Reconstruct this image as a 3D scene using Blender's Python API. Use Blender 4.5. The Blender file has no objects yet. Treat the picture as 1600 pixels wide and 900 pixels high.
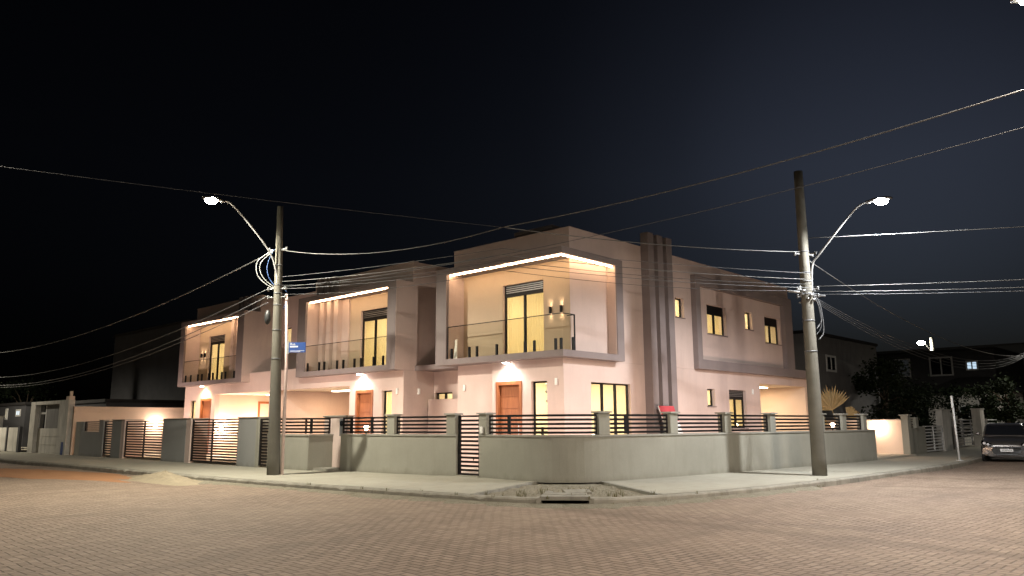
import bpy, bmesh, math, random
from mathutils import Vector, Matrix, Euler
random.seed(7)
SC = bpy.context.scene
COL = SC.collection
R = math.radians

# ------------------------------------------------------------------ camera, sky, exposure
cam_d = bpy.data.cameras.new('camera'); cam = bpy.data.objects.new('camera', cam_d); COL.objects.link(cam)
F_PX, HZ, PSI, ROLL, CAM_H = 1220.0, 662.5, R(43.0), R(0.30), 1.4
th = math.atan((HZ - 450) / F_PX)
fw = Vector((math.cos(th)*math.cos(PSI), math.cos(th)*math.sin(PSI), math.sin(th)))
r0 = Vector((math.sin(PSI), -math.cos(PSI), 0)); u0 = r0.cross(fw)
rt = r0*math.cos(ROLL) - u0*math.sin(ROLL); up = u0*math.cos(ROLL) + r0*math.sin(ROLL)
m = Matrix((rt, up, -fw)).transposed().to_4x4(); m.translation = (0, 0, CAM_H)
cam.matrix_world = m
cam_d.sensor_width = 36.0; cam_d.lens = F_PX/1600*36.0
cam_d.clip_start = 0.05; cam_d.clip_end = 3000
SC.camera = cam

w = bpy.data.worlds.new('World'); SC.world = w; w.use_nodes = True
wn = w.node_tree; bg = wn.nodes['Background']
sky = wn.nodes.new('ShaderNodeTexSky'); sky.sky_type = 'NISHITA'; sky.sun_disc = False
sky.sun_elevation = R(-5.0); sky.sun_rotation = R(90-8); sky.altitude = 0; sky.air_density = 1.0; sky.dust_density = 2.0; sky.ozone_density = 2.0
# night sky: last dusk light, with the right lamp's glare painted in, fading overhead and to the left
def wnode(t, **kw):
    n_ = wn.nodes.new(t)
    for k_, v_ in kw.items(): setattr(n_, k_, v_)
    return n_
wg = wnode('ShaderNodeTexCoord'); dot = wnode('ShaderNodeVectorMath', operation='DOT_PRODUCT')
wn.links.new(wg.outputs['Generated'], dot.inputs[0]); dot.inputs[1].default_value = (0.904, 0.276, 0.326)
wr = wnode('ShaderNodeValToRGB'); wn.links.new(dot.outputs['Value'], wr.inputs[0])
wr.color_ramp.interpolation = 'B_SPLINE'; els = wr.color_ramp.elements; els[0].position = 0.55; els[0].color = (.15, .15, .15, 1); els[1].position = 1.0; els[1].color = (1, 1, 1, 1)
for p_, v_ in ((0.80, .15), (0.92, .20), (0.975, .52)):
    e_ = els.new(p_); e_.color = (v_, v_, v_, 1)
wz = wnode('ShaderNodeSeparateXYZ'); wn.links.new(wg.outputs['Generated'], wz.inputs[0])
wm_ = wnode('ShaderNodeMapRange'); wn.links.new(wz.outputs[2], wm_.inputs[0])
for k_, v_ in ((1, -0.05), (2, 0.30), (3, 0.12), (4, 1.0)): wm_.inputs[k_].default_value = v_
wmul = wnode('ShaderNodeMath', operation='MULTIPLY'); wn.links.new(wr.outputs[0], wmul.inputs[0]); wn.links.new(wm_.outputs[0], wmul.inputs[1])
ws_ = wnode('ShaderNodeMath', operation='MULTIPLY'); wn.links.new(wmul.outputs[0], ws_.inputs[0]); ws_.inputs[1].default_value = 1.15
whs = wnode('ShaderNodeHueSaturation'); whs.inputs['Saturation'].default_value = 0.58; wn.links.new(sky.outputs[0], whs.inputs['Color'])
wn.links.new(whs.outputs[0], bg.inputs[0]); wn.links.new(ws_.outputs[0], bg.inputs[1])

SC.view_settings.view_transform = 'Standard'; SC.view_settings.look = 'None'
SC.view_settings.exposure = 0.0; SC.view_settings.gamma = 1.0; SC.view_settings.use_curve_mapping = False
SC.render.engine = 'CYCLES'
SC.cycles.use_denoising = True; SC.cycles.max_bounces = 7; SC.cycles.diffuse_bounces = 4
SC.cycles.transparent_max_bounces = 12; SC.cycles.sample_clamp_indirect = 6.0

POW_STREET = 5200.0

# ------------------------------------------------------------------ materials
MAT = {}
class NT:
    """tiny helper for node maths"""
    def __init__(s, name):
        s.m = bpy.data.materials.new(name); s.m.use_nodes = True
        s.t = s.m.node_tree; s.bsdf = s.t.nodes['Principled BSDF']; s.out = s.t.nodes['Material Output']
    def n(s, typ, **kw):
        nd = s.t.nodes.new(typ)
        for k, v in kw.items(): setattr(nd, k, v)
        return nd
    def link(s, a, b): s.t.links.new(a, b)
    def put(s, sock, v):
        if isinstance(v, bpy.types.NodeSocket): s.link(v, sock)
        else: sock.default_value = v
    def math(s, op, a, b=None, c=None, clamp=False):
        nd = s.n('ShaderNodeMath', operation=op); nd.use_clamp = clamp
        s.put(nd.inputs[0], a)
        if b is not None: s.put(nd.inputs[1], b)
        if c is not None: s.put(nd.inputs[2], c)
        return nd.outputs[0]
    def pos(s):
        return s.n('ShaderNodeNewGeometry').outputs['Position']
    def mapping(s, v, scale=(1,1,1), rot=(0,0,0), loc=(0,0,0)):
        nd = s.n('ShaderNodeMapping'); s.link(v, nd.inputs[0])
        nd.inputs['Scale'].default_value = scale; nd.inputs['Rotation'].default_value = rot; nd.inputs['Location'].default_value = loc
        return nd.outputs[0]
    def noise(s, v, scale, detail=4, rough=0.55):
        nd = s.n('ShaderNodeTexNoise'); s.link(v, nd.inputs['Vector'])
        nd.inputs['Scale'].default_value = scale; nd.inputs['Detail'].default_value = detail; nd.inputs['Roughness'].default_value = rough
        return nd.outputs['Fac']
    def ramp(s, fac, stops):
        nd = s.n('ShaderNodeValToRGB'); s.link(fac, nd.inputs[0])
        el = nd.color_ramp.elements
        while len(el) < len(stops): el.new(0.5)
        for e, (p, c) in zip(el, stops):
            e.position = p; e.color = (c[0], c[1], c[2], 1) if not isinstance(c, (int, float)) else (c, c, c, 1)
        return nd.outputs[0]
    def mix(s, fac, a, b, blend='MIX'):
        nd = s.n('ShaderNodeMix', data_type='RGBA', blend_type=blend)
        s.put(nd.inputs[0], fac)
        for i, v in ((6, a), (7, b)):
            s.put(nd.inputs[i], (v[0], v[1], v[2], 1) if isinstance(v, (tuple, list)) else v)
        return nd.outputs[2]
    def bump(s, h, strength=0.3, dist=0.02):
        nd = s.n('ShaderNodeBump'); s.link(h, nd.inputs['Height'])
        nd.inputs['Strength'].default_value = strength; nd.inputs['Distance'].default_value = dist
        s.link(nd.outputs[0], s.bsdf.inputs['Normal'])

def rough_mat(name, col, var=0.12, scale=1.2, rough=0.85, bump=0.25, fine=60.0, spec=0.25, dirt=None, metallic=0.0, splash=None):
    k = NT(name); p = k.pos()
    a = k.noise(p, scale, 5, 0.6); b = k.noise(p, fine, 3, 0.6)
    lo = tuple(c*(1-var) for c in col); hi = tuple(min(1, c*(1+var)) for c in col)
    c = k.ramp(a, [(0.3, lo), (0.7, hi)])
    c = k.mix(0.18, c, k.ramp(b, [(0.3, tuple(x*0.75 for x in col)), (0.7, tuple(min(1, x*1.2) for x in col))]))
    if dirt:
        sx = k.mapping(p, (1.6, 1.6, 0.25))
        d = k.noise(sx, 1.7, 6, 0.7)
        c = k.mix(k.ramp(d, [(0.5, 0.0), (0.75, dirt[1])]), c, dirt[0])
    if splash:
        sp = k.n('ShaderNodeSeparateXYZ'); k.link(p, sp.inputs[0])
        e = k.math('SUBTRACT', k.math('MULTIPLY', k.math('ADD', k.noise(k.mapping(p, (1, 1, .35)), 2.6, 7, 0.75), k.math('MULTIPLY', b, 0.12)), 0.55), k.math('ADD', sp.outputs[2], 0.17))
        c = k.mix(k.ramp(e, [(0.0, 0.0), (0.16, 0.42)]), c, splash)
    k.link(c, k.bsdf.inputs['Base Color'])
    k.bsdf.inputs['Roughness'].default_value = rough; k.bsdf.inputs['Specular IOR Level'].default_value = spec
    k.bsdf.inputs['Metallic'].default_value = metallic
    k.bump(b, bump, 0.01)
    MAT[name] = k.m; return k.m

def plain(name, col, rough=0.5, metal=0.0, spec=0.5, coat=0.0):
    k = NT(name); p = k.pos()
    b = k.noise(p, 14.0, 4)
    k.link(k.mix(0.5, col, k.ramp(b, [(0.3, tuple(x*0.8 for x in col)), (0.7, tuple(min(1, x*1.12) for x in col))])), k.bsdf.inputs['Base Color'])
    k.link(k.ramp(b, [(0.2, max(0.05, rough-0.08)), (0.8, min(1, rough+0.08))]), k.bsdf.inputs['Roughness'])
    k.bsdf.inputs['Metallic'].default_value = metal; k.bsdf.inputs['Specular IOR Level'].default_value = spec
    k.bsdf.inputs['Coat Weight'].default_value = coat
    MAT[name] = k.m; return k.m

def glow(name, col, strength):
    k = NT(name)
    k.bsdf.inputs['Base Color'].default_value = (0.6, 0.6, 0.6, 1)
    k.bsdf.inputs['Emission Color'].default_value = (*col, 1); k.bsdf.inputs['Emission Strength'].default_value = strength
    MAT[name] = k.m; return k.m

def lit_pane(name, col, strength, fold=7.0, blotch=0.12):
    """window pane with a lit blind close behind it"""
    k = NT(name); p = k.pos()
    v = k.mapping(p, (fold, fold, 0.12))
    a = k.noise(v, 2.2, 3, 0.5); b = k.noise(p, 0.9, 2, 0.5)
    f = k.math('ADD', k.math('MULTIPLY', k.math('SUBTRACT', a, 0.5), 0.55), k.math('ADD', 1.0, k.math('MULTIPLY', k.math('SUBTRACT', b, 0.5), blotch*6)))
    k.link(k.math('MULTIPLY', f, strength), k.bsdf.inputs['Emission Strength'])
    k.bsdf.inputs['Emission Color'].default_value = (*col, 1)
    k.bsdf.inputs['Base Color'].default_value = (0.10, 0.09, 0.06, 1); k.bsdf.inputs['Roughness'].default_value = 0.06
    MAT[name] = k.m; return k.m

def glass(name, tint=(0.86, 0.9, 0.88), refl=0.06):
    k = NT(name); k.t.nodes.remove(k.bsdf)
    tr = k.n('ShaderNodeBsdfTransparent'); tr.inputs[0].default_value = (*tint, 1)
    gl = k.n('ShaderNodeBsdfGlossy'); gl.inputs['Roughness'].default_value = 0.03
    mx = k.n('ShaderNodeMixShader'); lw = k.n('ShaderNodeLayerWeight'); lw.inputs[0].default_value = 0.35
    k.link(k.math('ADD', k.math('MULTIPLY', lw.outputs['Facing'], 0.08), refl), mx.inputs[0])
    k.link(tr.outputs[0], mx.inputs[1]); k.link(gl.outputs[0], mx.inputs[2]); k.link(mx.outputs[0], k.out.inputs['Surface'])
    MAT[name] = k.m; return k.m

rough_mat('facade_stucco', (0.535, 0.42, 0.37), 0.07, 0.9, 0.9, 0.35, 38.0, dirt=((0.44, 0.34, 0.30), 0.5))
rough_mat('grey_stucco', (0.215, 0.178, 0.170), 0.08, 0.9, 0.9, 0.3, 40.0, dirt=((0.17, 0.14, 0.133), 0.5))
rough_mat('tan_stucco', (0.47, 0.37, 0.27), 0.05, 0.8, 0.9, 0.2, 45.0)
rough_mat('peach_stucco', (0.66, 0.54, 0.44), 0.05, 0.8, 0.9, 0.2, 45.0)
rough_mat('fence_stucco', (0.275, 0.265, 0.220), 0.10, 0.9, 0.92, 0.3, 40.0, dirt=((0.21, 0.20, 0.163), 0.5), splash=(0.15, 0.135, 0.10))
rough_mat('fence_coping', (0.29, 0.28, 0.24), 0.1, 3.0, 0.85, 0.25, 50.0)
rough_mat('left_fence_grey', (0.26, 0.26, 0.25), 0.06, 0.9, 0.9, 0.25, 45.0, splash=(0.15, 0.14, 0.11))
rough_mat('old_plaster', (0.55, 0.53, 0.48), 0.14, 1.6, 0.92, 0.3, 30.0, dirt=((0.20, 0.20, 0.18), 0.7))
rough_mat('mid_plaster', (0.19, 0.186, 0.182), 0.14, 1.2, 0.92, 0.3, 20.0, dirt=((0.10, 0.10, 0.10), 0.6))
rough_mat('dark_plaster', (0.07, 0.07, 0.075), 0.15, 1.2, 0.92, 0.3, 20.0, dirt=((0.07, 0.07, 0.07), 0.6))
rough_mat('roof_dark', (0.035, 0.033, 0.033), 0.2, 2.0, 0.8, 0.3, 20.0)
rough_mat('pole_concrete', (0.105, 0.097, 0.077), 0.14, 3.0, 0.9, 0.35, 50.0, dirt=((0.09, 0.085, 0.075), 0.75))
rough_mat('kerb_concrete', (0.27, 0.25, 0.205), 0.22, 2.4, 0.95, 0.6, 25.0, dirt=((0.13, 0.115, 0.085), 0.8))
rough_mat('slab_concrete', (0.25, 0.235, 0.195), 0.2, 4.0, 0.95, 0.5, 30.0, dirt=((0.14, 0.13, 0.11), 0.7))
rough_mat('interior_paint', (0.72, 0.65, 0.52), 0.03, 0.8, 0.9, 0.1, 40.0)
rough_mat('sand', (0.29, 0.24, 0.165), 0.15, 3.0, 0.98, 0.8, 35.0)
rough_mat('bark', (0.11, 0.085, 0.06), 0.2, 6.0, 0.95, 0.6, 40.0)
rough_mat('asphalt_roof', (0.05, 0.05, 0.05), 0.2, 3.0, 0.9, 0.3, 30.0)
plain('black_metal', (0.007, 0.006, 0.006), 0.5, 0, 0.25)
plain('white_metal', (0.62, 0.62, 0.60), 0.45)
plain('grey_metal', (0.30, 0.30, 0.30), 0.4, 0.8)
plain('galvanised', (0.45, 0.45, 0.44), 0.42, 0.85)
plain('white_plastic', (0.75, 0.74, 0.70), 0.4)
plain('black_plastic', (0.02, 0.02, 0.02), 0.5)
plain('pink_pipe', (0.52, 0.40, 0.36), 0.5)
plain('blue_sign', (0.02, 0.06, 0.22), 0.4)
plain('blue_cable', (0.02, 0.05, 0.14), 0.5)
plain('cable_grey', (0.07, 0.07, 0.07), 0.55)
plain('cable_black', (0.03, 0.03, 0.03), 0.55)
plain('cable_white', (0.13, 0.13, 0.125), 0.5)
plain('bare_wire', (0.12, 0.117, 0.11), 0.5, 0.5)
plain('car_paint', (0.20, 0.18, 0.165), 0.32, 0.75, 0.5, 0.8)
plain('car_paint_dark', (0.016, 0.017, 0.02), 0.25, 0.3, 0.5, 0.8)
plain('dark_glass', (0.012, 0.013, 0.016), 0.06, 0.0, 0.8)
plain('chrome', (0.75, 0.75, 0.76), 0.12, 1.0)
plain('rubber', (0.016, 0.016, 0.016), 0.8)
plain('silver_bumper', (0.42, 0.42, 0.43), 0.3, 0.8, 0.5, 0.5)
plain('plate_white', (0.72, 0.72, 0.72), 0.5)
plain('red_cloth', (0.42, 0.05, 0.06), 0.7)
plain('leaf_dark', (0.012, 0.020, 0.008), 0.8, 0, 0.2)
plain('leaf_mid', (0.018, 0.028, 0.010), 0.8, 0, 0.2)
plain('leaf_palm', (0.26, 0.19, 0.085), 0.65)
plain('grass_blade', (0.13, 0.115, 0.05), 0.8)
glow('led_warm', (1.0, 0.66, 0.38), 32.0)
glow('lamp_lens', (1.0, 0.93, 0.74), 260.0)
glow('lamp_lens_cool', (0.94, 0.97, 1.0), 300.0)
glow('bulb_warm', (1.0, 0.66, 0.40), 70.0)
glow('bulb_white', (1.0, 0.95, 0.90), 90.0)
glow('sconce_glow', (1.0, 0.74, 0.5), 25.0)
glow('ceiling_panel', (1.0, 0.80, 0.55), 14.0)
glow('blue_window', (0.62, 0.82, 1.0), 0.9)
lit_pane('pane_lit', (1.0, 0.74, 0.30), 0.62)
lit_pane('pane_lit_bright', (1.0, 0.80, 0.40), 0.86, 5.0)
lit_pane('pane_lit_amber', (1.0, 0.66, 0.26), 0.62, 9.0)
lit_pane('pane_dim', (0.5, 0.55, 0.6), 0.02)
glass('rail_glass', (0.955, 0.955, 0.93), 0.012); glass('clear_glass', (0.92, 0.93, 0.9), 0.04)

def wood(name):
    k = NT(name); p = k.pos()
    v = k.mapping(p, (9, 9, 0.7)); a = k.noise(v, 3.0, 6, 0.6)
    c = k.ramp(a, [(0.3, (0.19, 0.062, 0.024)), (0.55, (0.29, 0.10, 0.036)), (0.75, (0.36, 0.14, 0.055))])
    k.link(c, k.bsdf.inputs['Base Color']); k.bsdf.inputs['Roughness'].default_value = 0.42
    k.bump(a, 0.15, 0.01); MAT[name] = k.m
wood('door_wood')

def paver_mat():
    k = NT('street_pavers'); p = k.pos()
    wv = k.n('ShaderNodeTexNoise'); k.link(p, wv.inputs['Vector']); wv.inputs['Scale'].default_value = 0.9; wv.inputs['Detail'].default_value = 2
    off = k.n('ShaderNodeVectorMath', operation='MULTIPLY_ADD'); k.link(wv.outputs['Color'], off.inputs[0]); off.inputs[1].default_value = (0.10, 0.10, 0); k.link(p, off.inputs[2])
    q = k.mapping(off.outputs[0], (1/0.115, 1/0.115, 1), (0, 0, R(2.0)))
    s = k.n('ShaderNodeSeparateXYZ'); k.link(q, s.inputs[0]); X, Y = s.outputs[0], s.outputs[1]
    i, j = k.math('FLOOR', X), k.math('FLOOR', Y); fx, fy = k.math('FRACT', X), k.math('FRACT', Y)
    kk = k.math('FLOORED_MODULO', k.math('SUBTRACT', i, j), 4.0)
    def eq(v): return k.math('COMPARE', kk, v, 0.1)
    e0, e1, e2, e3 = eq(0), eq(1), eq(2), eq(3)
    gx, gy = k.math('SUBTRACT', 1, fx), k.math('SUBTRACT', 1, fy)
    L = k.math('ADD', fx, e1); Rr = k.math('ADD', gx, e0); B = k.math('ADD', fy, e2); T = k.math('ADD', gy, e3)
    d = k.math('MINIMUM', k.math('MINIMUM', L, Rr), k.math('MINIMUM', B, T))
    ii = k.math('SUBTRACT', i, e1); jj = k.math('SUBTRACT', j, e2)
    cv = k.n('ShaderNodeCombineXYZ'); k.link(ii, cv.inputs[0]); k.link(jj, cv.inputs[1]); k.link(k.math('ADD', e2, e3), cv.inputs[2])
    wn_ = k.n('ShaderNodeTexWhiteNoise', noise_dimensions='3D'); k.link(cv.outputs[0], wn_.inputs['Vector'])
    rnd = wn_.outputs['Value']
    grain = k.noise(p, 90.0, 3, 0.7); big = k.noise(p, 0.35, 5, 0.6); mid = k.noise(p, 2.2, 5, 0.65)
    col = k.ramp(rnd, [(0.0, (0.200, 0.140, 0.100)), (0.5, (0.258, 0.184, 0.133)), (1.0, (0.315, 0.230, 0.170))])
    col = k.mix(0.35, col, k.ramp(grain, [(0.25, (0.14, 0.105, 0.08)), (0.75, (0.36, 0.28, 0.21))]))
    joint = k.ramp(d, [(0.04, 1.0), (0.15, 0.0)])
    wear = k.noise(p, 0.55, 4, 0.6)
    joint = k.math('MULTIPLY', joint, k.ramp(wear, [(0.36, 0.45), (0.62, 1.0)]))
    # blown sand fills joints and dusts the bricks in drifts
    dust = k.ramp(k.math('ADD', k.math('MULTIPLY', big, 0.65), k.math('MULTIPLY', mid, 0.35)), [(0.46, 0.0), (0.72, 1.0)])
    jcol = k.mix(dust, (0.075, 0.055, 0.041), (0.23, 0.178, 0.13))
    col = k.mix(joint, col, jcol)
    col = k.mix(k.math('MULTIPLY', dust, 0.30), col, (0.30, 0.235, 0.165))
    blot = k.noise(p, 0.8, 6, 0.7)
    col = k.mix(k.ramp(blot, [(0.52, 0.0), (0.70, 0.45)]), col, (0.150, 0.106, 0.078))
    # worn wheel tracks and tyre-darkened lanes follow the right-hand street
    s2 = k.n('ShaderNodeSeparateXYZ'); k.link(p, s2.inputs[0])
    lane = k.noise(k.mapping(p, (0.10, 1.1, 1), (0, 0, R(12))), 1.0, 3, 0.5)
    col = k.mix(k.ramp(lane, [(0.56, 0.0), (0.68, 0.35)]), col, (0.135, 0.098, 0.074))
    # darker bands in the paving colour along two set lines
    def dark_band(x0, y0, x1, y1, half):
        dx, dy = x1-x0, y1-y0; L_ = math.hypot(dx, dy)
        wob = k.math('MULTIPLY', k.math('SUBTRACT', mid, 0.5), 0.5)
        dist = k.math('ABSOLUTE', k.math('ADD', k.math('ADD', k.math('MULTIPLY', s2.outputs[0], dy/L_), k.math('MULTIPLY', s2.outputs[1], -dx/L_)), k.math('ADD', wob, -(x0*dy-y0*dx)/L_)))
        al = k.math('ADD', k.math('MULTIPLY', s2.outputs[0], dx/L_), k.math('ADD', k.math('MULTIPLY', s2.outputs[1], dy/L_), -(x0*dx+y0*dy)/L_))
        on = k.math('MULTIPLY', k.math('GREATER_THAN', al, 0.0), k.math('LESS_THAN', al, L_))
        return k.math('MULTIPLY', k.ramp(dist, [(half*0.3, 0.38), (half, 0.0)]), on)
    col = k.mix(dark_band(11.80, 11.4, 10.7, 0.5, 0.34), col, (0.105, 0.074, 0.052))
    col = k.mix(dark_band(20.5, 7.0, 22.2, 4.1, 0.30), col, (0.105, 0.074, 0.052))
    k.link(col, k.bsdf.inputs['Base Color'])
    k.link(k.ramp(grain, [(0.3, 0.72), (0.8, 0.95)]), k.bsdf.inputs['Roughness']); k.bsdf.inputs['Specular IOR Level'].default_value = 0.3
    h = k.math('ADD', k.math('MULTIPLY', k.math('SMOOTH_MIN', d, 0.14, 0.06), 5.0), k.math('ADD', k.math('MULTIPLY', grain, 0.18), k.math('MULTIPLY', rnd, 0.35)))
    k.bump(h, 0.8, 0.016)
    MAT['street_pavers'] = k.m
paver_mat()

def concrete_walk():
    k = NT('walk_concrete'); p = k.pos()
    a = k.noise(p, 0.6, 6, 0.65); b = k.noise(p, 3.5, 6, 0.7); g = k.noise(p, 70, 3, 0.6)
    col = k.ramp(a, [(0.3, (0.265, 0.245, 0.19)), (0.7, (0.345, 0.322, 0.255))])
    col = k.mix(k.ramp(b, [(0.5, 0.0), (0.72, 0.65)]), col, (0.215, 0.19, 0.14))
    col = k.mix(0.2, col, k.ramp(g, [(0.3, (0.22, 0.21, 0.17)), (0.7, (0.44, 0.42, 0.35))]))
    k.link(col, k.bsdf.inputs['Base Color']); k.bsdf.inputs['Roughness'].default_value = 0.92
    k.bump(k.math('ADD', g, k.math('MULTIPLY', b, 1.5)), 0.25, 0.01); MAT['walk_concrete'] = k.m
concrete_walk()

def dirt_mat(name, lo, hi, scale=5.0, bump=0.8):
    k = NT(name); p = k.pos()
    a = k.noise(p, scale, 8, 0.75); b = k.noise(p, 40, 4, 0.7)
    c = k.mix(0.4, k.ramp(a, [(0.3, lo), (0.7, hi)]), k.ramp(b, [(0.3, lo), (0.7, hi)]))
    k.link(c, k.bsdf.inputs['Base Color']); k.bsdf.inputs['Roughness'].default_value = 0.97; k.bsdf.inputs['Specular IOR Level'].default_value = 0.1
    k.bump(k.math('ADD', a, k.math('MULTIPLY', b, 0.4)), bump, 0.05); MAT[name] = k.m
dirt_mat('bare_dirt', (0.16, 0.14, 0.10), (0.31, 0.28, 0.215))
dirt_mat('orange_dirt', (0.27, 0.135, 0.07), (0.38, 0.20, 0.105), 1.4, 0.4)
dirt_mat('terrain_soil', (0.06, 0.055, 0.04), (0.12, 0.11, 0.08), 0.4)
dirt_mat('yard_floor', (0.36, 0.33, 0.27), (0.50, 0.46, 0.38), 0.8, 0.2)

# ------------------------------------------------------------------ mesh helper
class MB:
    def __init__(s): s.v = []; s.f = []; s.sm = []
    def add(s, vs, fs, smooth=False):
        o = len(s.v); s.v += [tuple(v) for v in vs]
        for f in fs: s.f.append(tuple(i+o for i in f)); s.sm.append(smooth)
        return s
    def box(s, x0, x1, y0, y1, z0, z1):
        x0, x1 = sorted((x0, x1)); y0, y1 = sorted((y0, y1)); z0, z1 = sorted((z0, z1))
        v = [(x, y, z) for z in (z0, z1) for x, y in ((x0, y0), (x1, y0), (x1, y1), (x0, y1))]
        return s.add(v, [(3,2,1,0), (4,5,6,7), (0,1,5,4), (1,2,6,5), (2,3,7,6), (3,0,4,7)])
    def obox(s, c, d, half_len, half_th, z0, z1):
        """box around c=(x,y), long axis d"""
        d = Vector((d[0], d[1])).normalized(); n = Vector((-d.y, d.x)); c = Vector((c[0], c[1]))
        p = [c+d*half_len*a+n*half_th*b for a, b in ((-1,-1), (1,-1), (1,1), (-1,1))]
        v = [(q.x, q.y, z) for z in (z0, z1) for q in p]
        return s.add(v, [(3,2,1,0), (4,5,6,7), (0,1,5,4), (1,2,6,5), (2,3,7,6), (3,0,4,7)])
    def tube(s, pts, rad, n=10, caps=True, smooth=True):
        pts = [Vector(p) for p in pts]; rr = rad if isinstance(rad, (list, tuple)) else [rad]*len(pts)
        vs = []; prev = None
        for i, p in enumerate(pts):
            t = (pts[min(i+1, len(pts)-1)] - pts[max(i-1, 0)]).normalized()
            if prev is None:
                a = Vector((0,0,1)) if abs(t.z) < 0.9 else Vector((1,0,0)); u = t.cross(a).normalized()
            else: u = (prev - t*prev.dot(t)).normalized()
            prev = u; b = t.cross(u)
            for k in range(n):
                an = 2*math.pi*k/n; vs.append(p + (u*math.cos(an)+b*math.sin(an))*rr[i])
        fs = []
        for i in range(len(pts)-1):
            for k in range(n): fs.append((i*n+k, i*n+(k+1) % n, (i+1)*n+(k+1) % n, (i+1)*n+k))
        s.add(vs, fs, smooth)
        if caps:
            o = len(s.v)-len(vs)
            s.f.append(tuple(o+k for k in reversed(range(n)))); s.sm.append(False)
            s.f.append(tuple(o+(len(pts)-1)*n+k for k in range(n))); s.sm.append(False)
        return s
    def prism(s, poly, z0, z1):
        n = len(poly); v = [(x, y, z0) for x, y in poly]+[(x, y, z1) for x, y in poly]
        fs = [tuple(reversed(range(n))), tuple(range(n, 2*n))]+[(i, (i+1) % n, (i+1) % n+n, i+n) for i in range(n)]
        return s.add(v, fs)
    def ball(s, c, r, n=10, sq=(1,1,1)):
        c = Vector(c); vs = []; fs = []; m_ = n//2
        for a in range(m_+1):
            ph = math.pi*a/m_
            for b in range(n):
                t = 2*math.pi*b/n
                vs.append((c.x+r*sq[0]*math.sin(ph)*math.cos(t), c.y+r*sq[1]*math.sin(ph)*math.sin(t), c.z+r*sq[2]*math.cos(ph)))
        for a in range(m_):
            for b in range(n): fs.append((a*n+b, (a+1)*n+b, (a+1)*n+(b+1) % n, a*n+(b+1) % n))
        return s.add(vs, fs, True)
    def build(s, name, mat, parent=None, bevel=0.0, recalc=True):
        me = bpy.data.meshes.new(name)
        if parent is None:
            xs = [v[0] for v in s.v]; ys = [v[1] for v in s.v]; zs = [v[2] for v in s.v]
            org = Vector(((min(xs)+max(xs))/2, (min(ys)+max(ys))/2, min(zs)))
        else: org = world_loc(parent)
        me.from_pydata([(v[0]-org.x, v[1]-org.y, v[2]-org.z) for v in s.v], [], s.f)
        for p, f in zip(me.polygons, s.sm): p.use_smooth = f
        if recalc:
            b = bmesh.new(); b.from_mesh(me); bmesh.ops.recalc_face_normals(b, faces=b.faces); b.to_mesh(me); b.free()
        me.materials.append(MAT[mat] if isinstance(mat, str) else mat)
        o = bpy.data.objects.new(name, me); COL.objects.link(o)
        if parent is not None: o.parent = parent; o['_org'] = [0, 0, 0]
        else: o.location = org
        if bevel:
            md = o.modifiers.new('bevel', 'BEVEL'); md.width = bevel; md.segments = 2; md.limit_method = 'ANGLE'
        return o

def world_loc(o):
    v = Vector((0, 0, 0))
    while o is not None: v = v + o.location; o = o.parent
    return v
def tag(o, label=None, cat=None, group=None, kind=None):
    if label: o['label'] = label
    if cat: o['category'] = cat
    if group: o['group'] = group
    if kind: o['kind'] = kind
    return o
def thing(name, loc, label, cat, group=None):
    o = bpy.data.objects.new(name, None); COL.objects.link(o); o.location = loc; o.empty_display_size = 0.2
    return tag(o, label, cat, group)
def light(name, kind, loc, power, col, parent=None, **kw):
    l = bpy.data.lights.new(name, kind); l.energy = power; l.color = col
    o = bpy.data.objects.new(name, l); COL.objects.link(o)
    rot = kw.pop('rot', None)
    for k, v in kw.items(): setattr(l, k, v)
    o.location = Vector(loc) - (world_loc(parent) if parent else Vector())
    if parent: o.parent = parent
    if rot: o.rotation_euler = rot
    return o

# facade-relative geometry: axis 'x' = plane X=const facing -X (a runs along Y), 'y' = plane Y=const facing -Y (a runs along X)
def fbox(mb, ax, pl, a0, a1, d0, d1, z0, z1):
    return mb.box(pl+d0, pl+d1, a0, a1, z0, z1) if ax == 'x' else mb.box(a0, a1, pl+d0, pl+d1, z0, z1)

def wall_panel(mb, ax, pl, a0, a1, z0, z1, openings=(), thick=0.2):
    As = sorted({a0, a1, *[o[0] for o in openings], *[o[1] for o in openings]}); Zs = sorted({z0, z1, *[o[2] for o in openings], *[o[3] for o in openings]})
    As = [a for a in As if a0-1e-6 <= a <= a1+1e-6]; Zs = [z for z in Zs if z0-1e-6 <= z <= z1+1e-6]
    def solid(i, k):
        if i < 0 or k < 0 or i >= len(As)-1 or k >= len(Zs)-1: return False
        ca, cz = (As[i]+As[i+1])/2, (Zs[k]+Zs[k+1])/2
        return not any(o[0] < ca < o[1] and o[2] < cz < o[3] for o in openings)
    def P(a, d, z): return (pl+d, a, z) if ax == 'x' else (a, pl+d, z)
    for i in range(len(As)-1):
        for k in range(len(Zs)-1):
            if not solid(i, k): continue
            b0, b1, c0, c1 = As[i], As[i+1], Zs[k], Zs[k+1]
            mb.add([P(b0,0,c0), P(b1,0,c0), P(b1,0,c1), P(b0,0,c1)], [(0,1,2,3)])
            mb.add([P(b0,thick,c0), P(b1,thick,c0), P(b1,thick,c1), P(b0,thick,c1)], [(3,2,1,0)])
            for (di, dk, pa, pb) in ((-1,0,(b0,c0),(b0,c1)), (1,0,(b1,c0),(b1,c1)), (0,-1,(b0,c0),(b1,c0)), (0,1,(b0,c1),(b1,c1))):
                if not solid(i+di, k+dk):
                    mb.add([P(pa[0],0,pa[1]), P(pb[0],0,pb[1]), P(pb[0],thick,pb[1]), P(pa[0],thick,pa[1])], [(0,1,2,3)])

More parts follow.
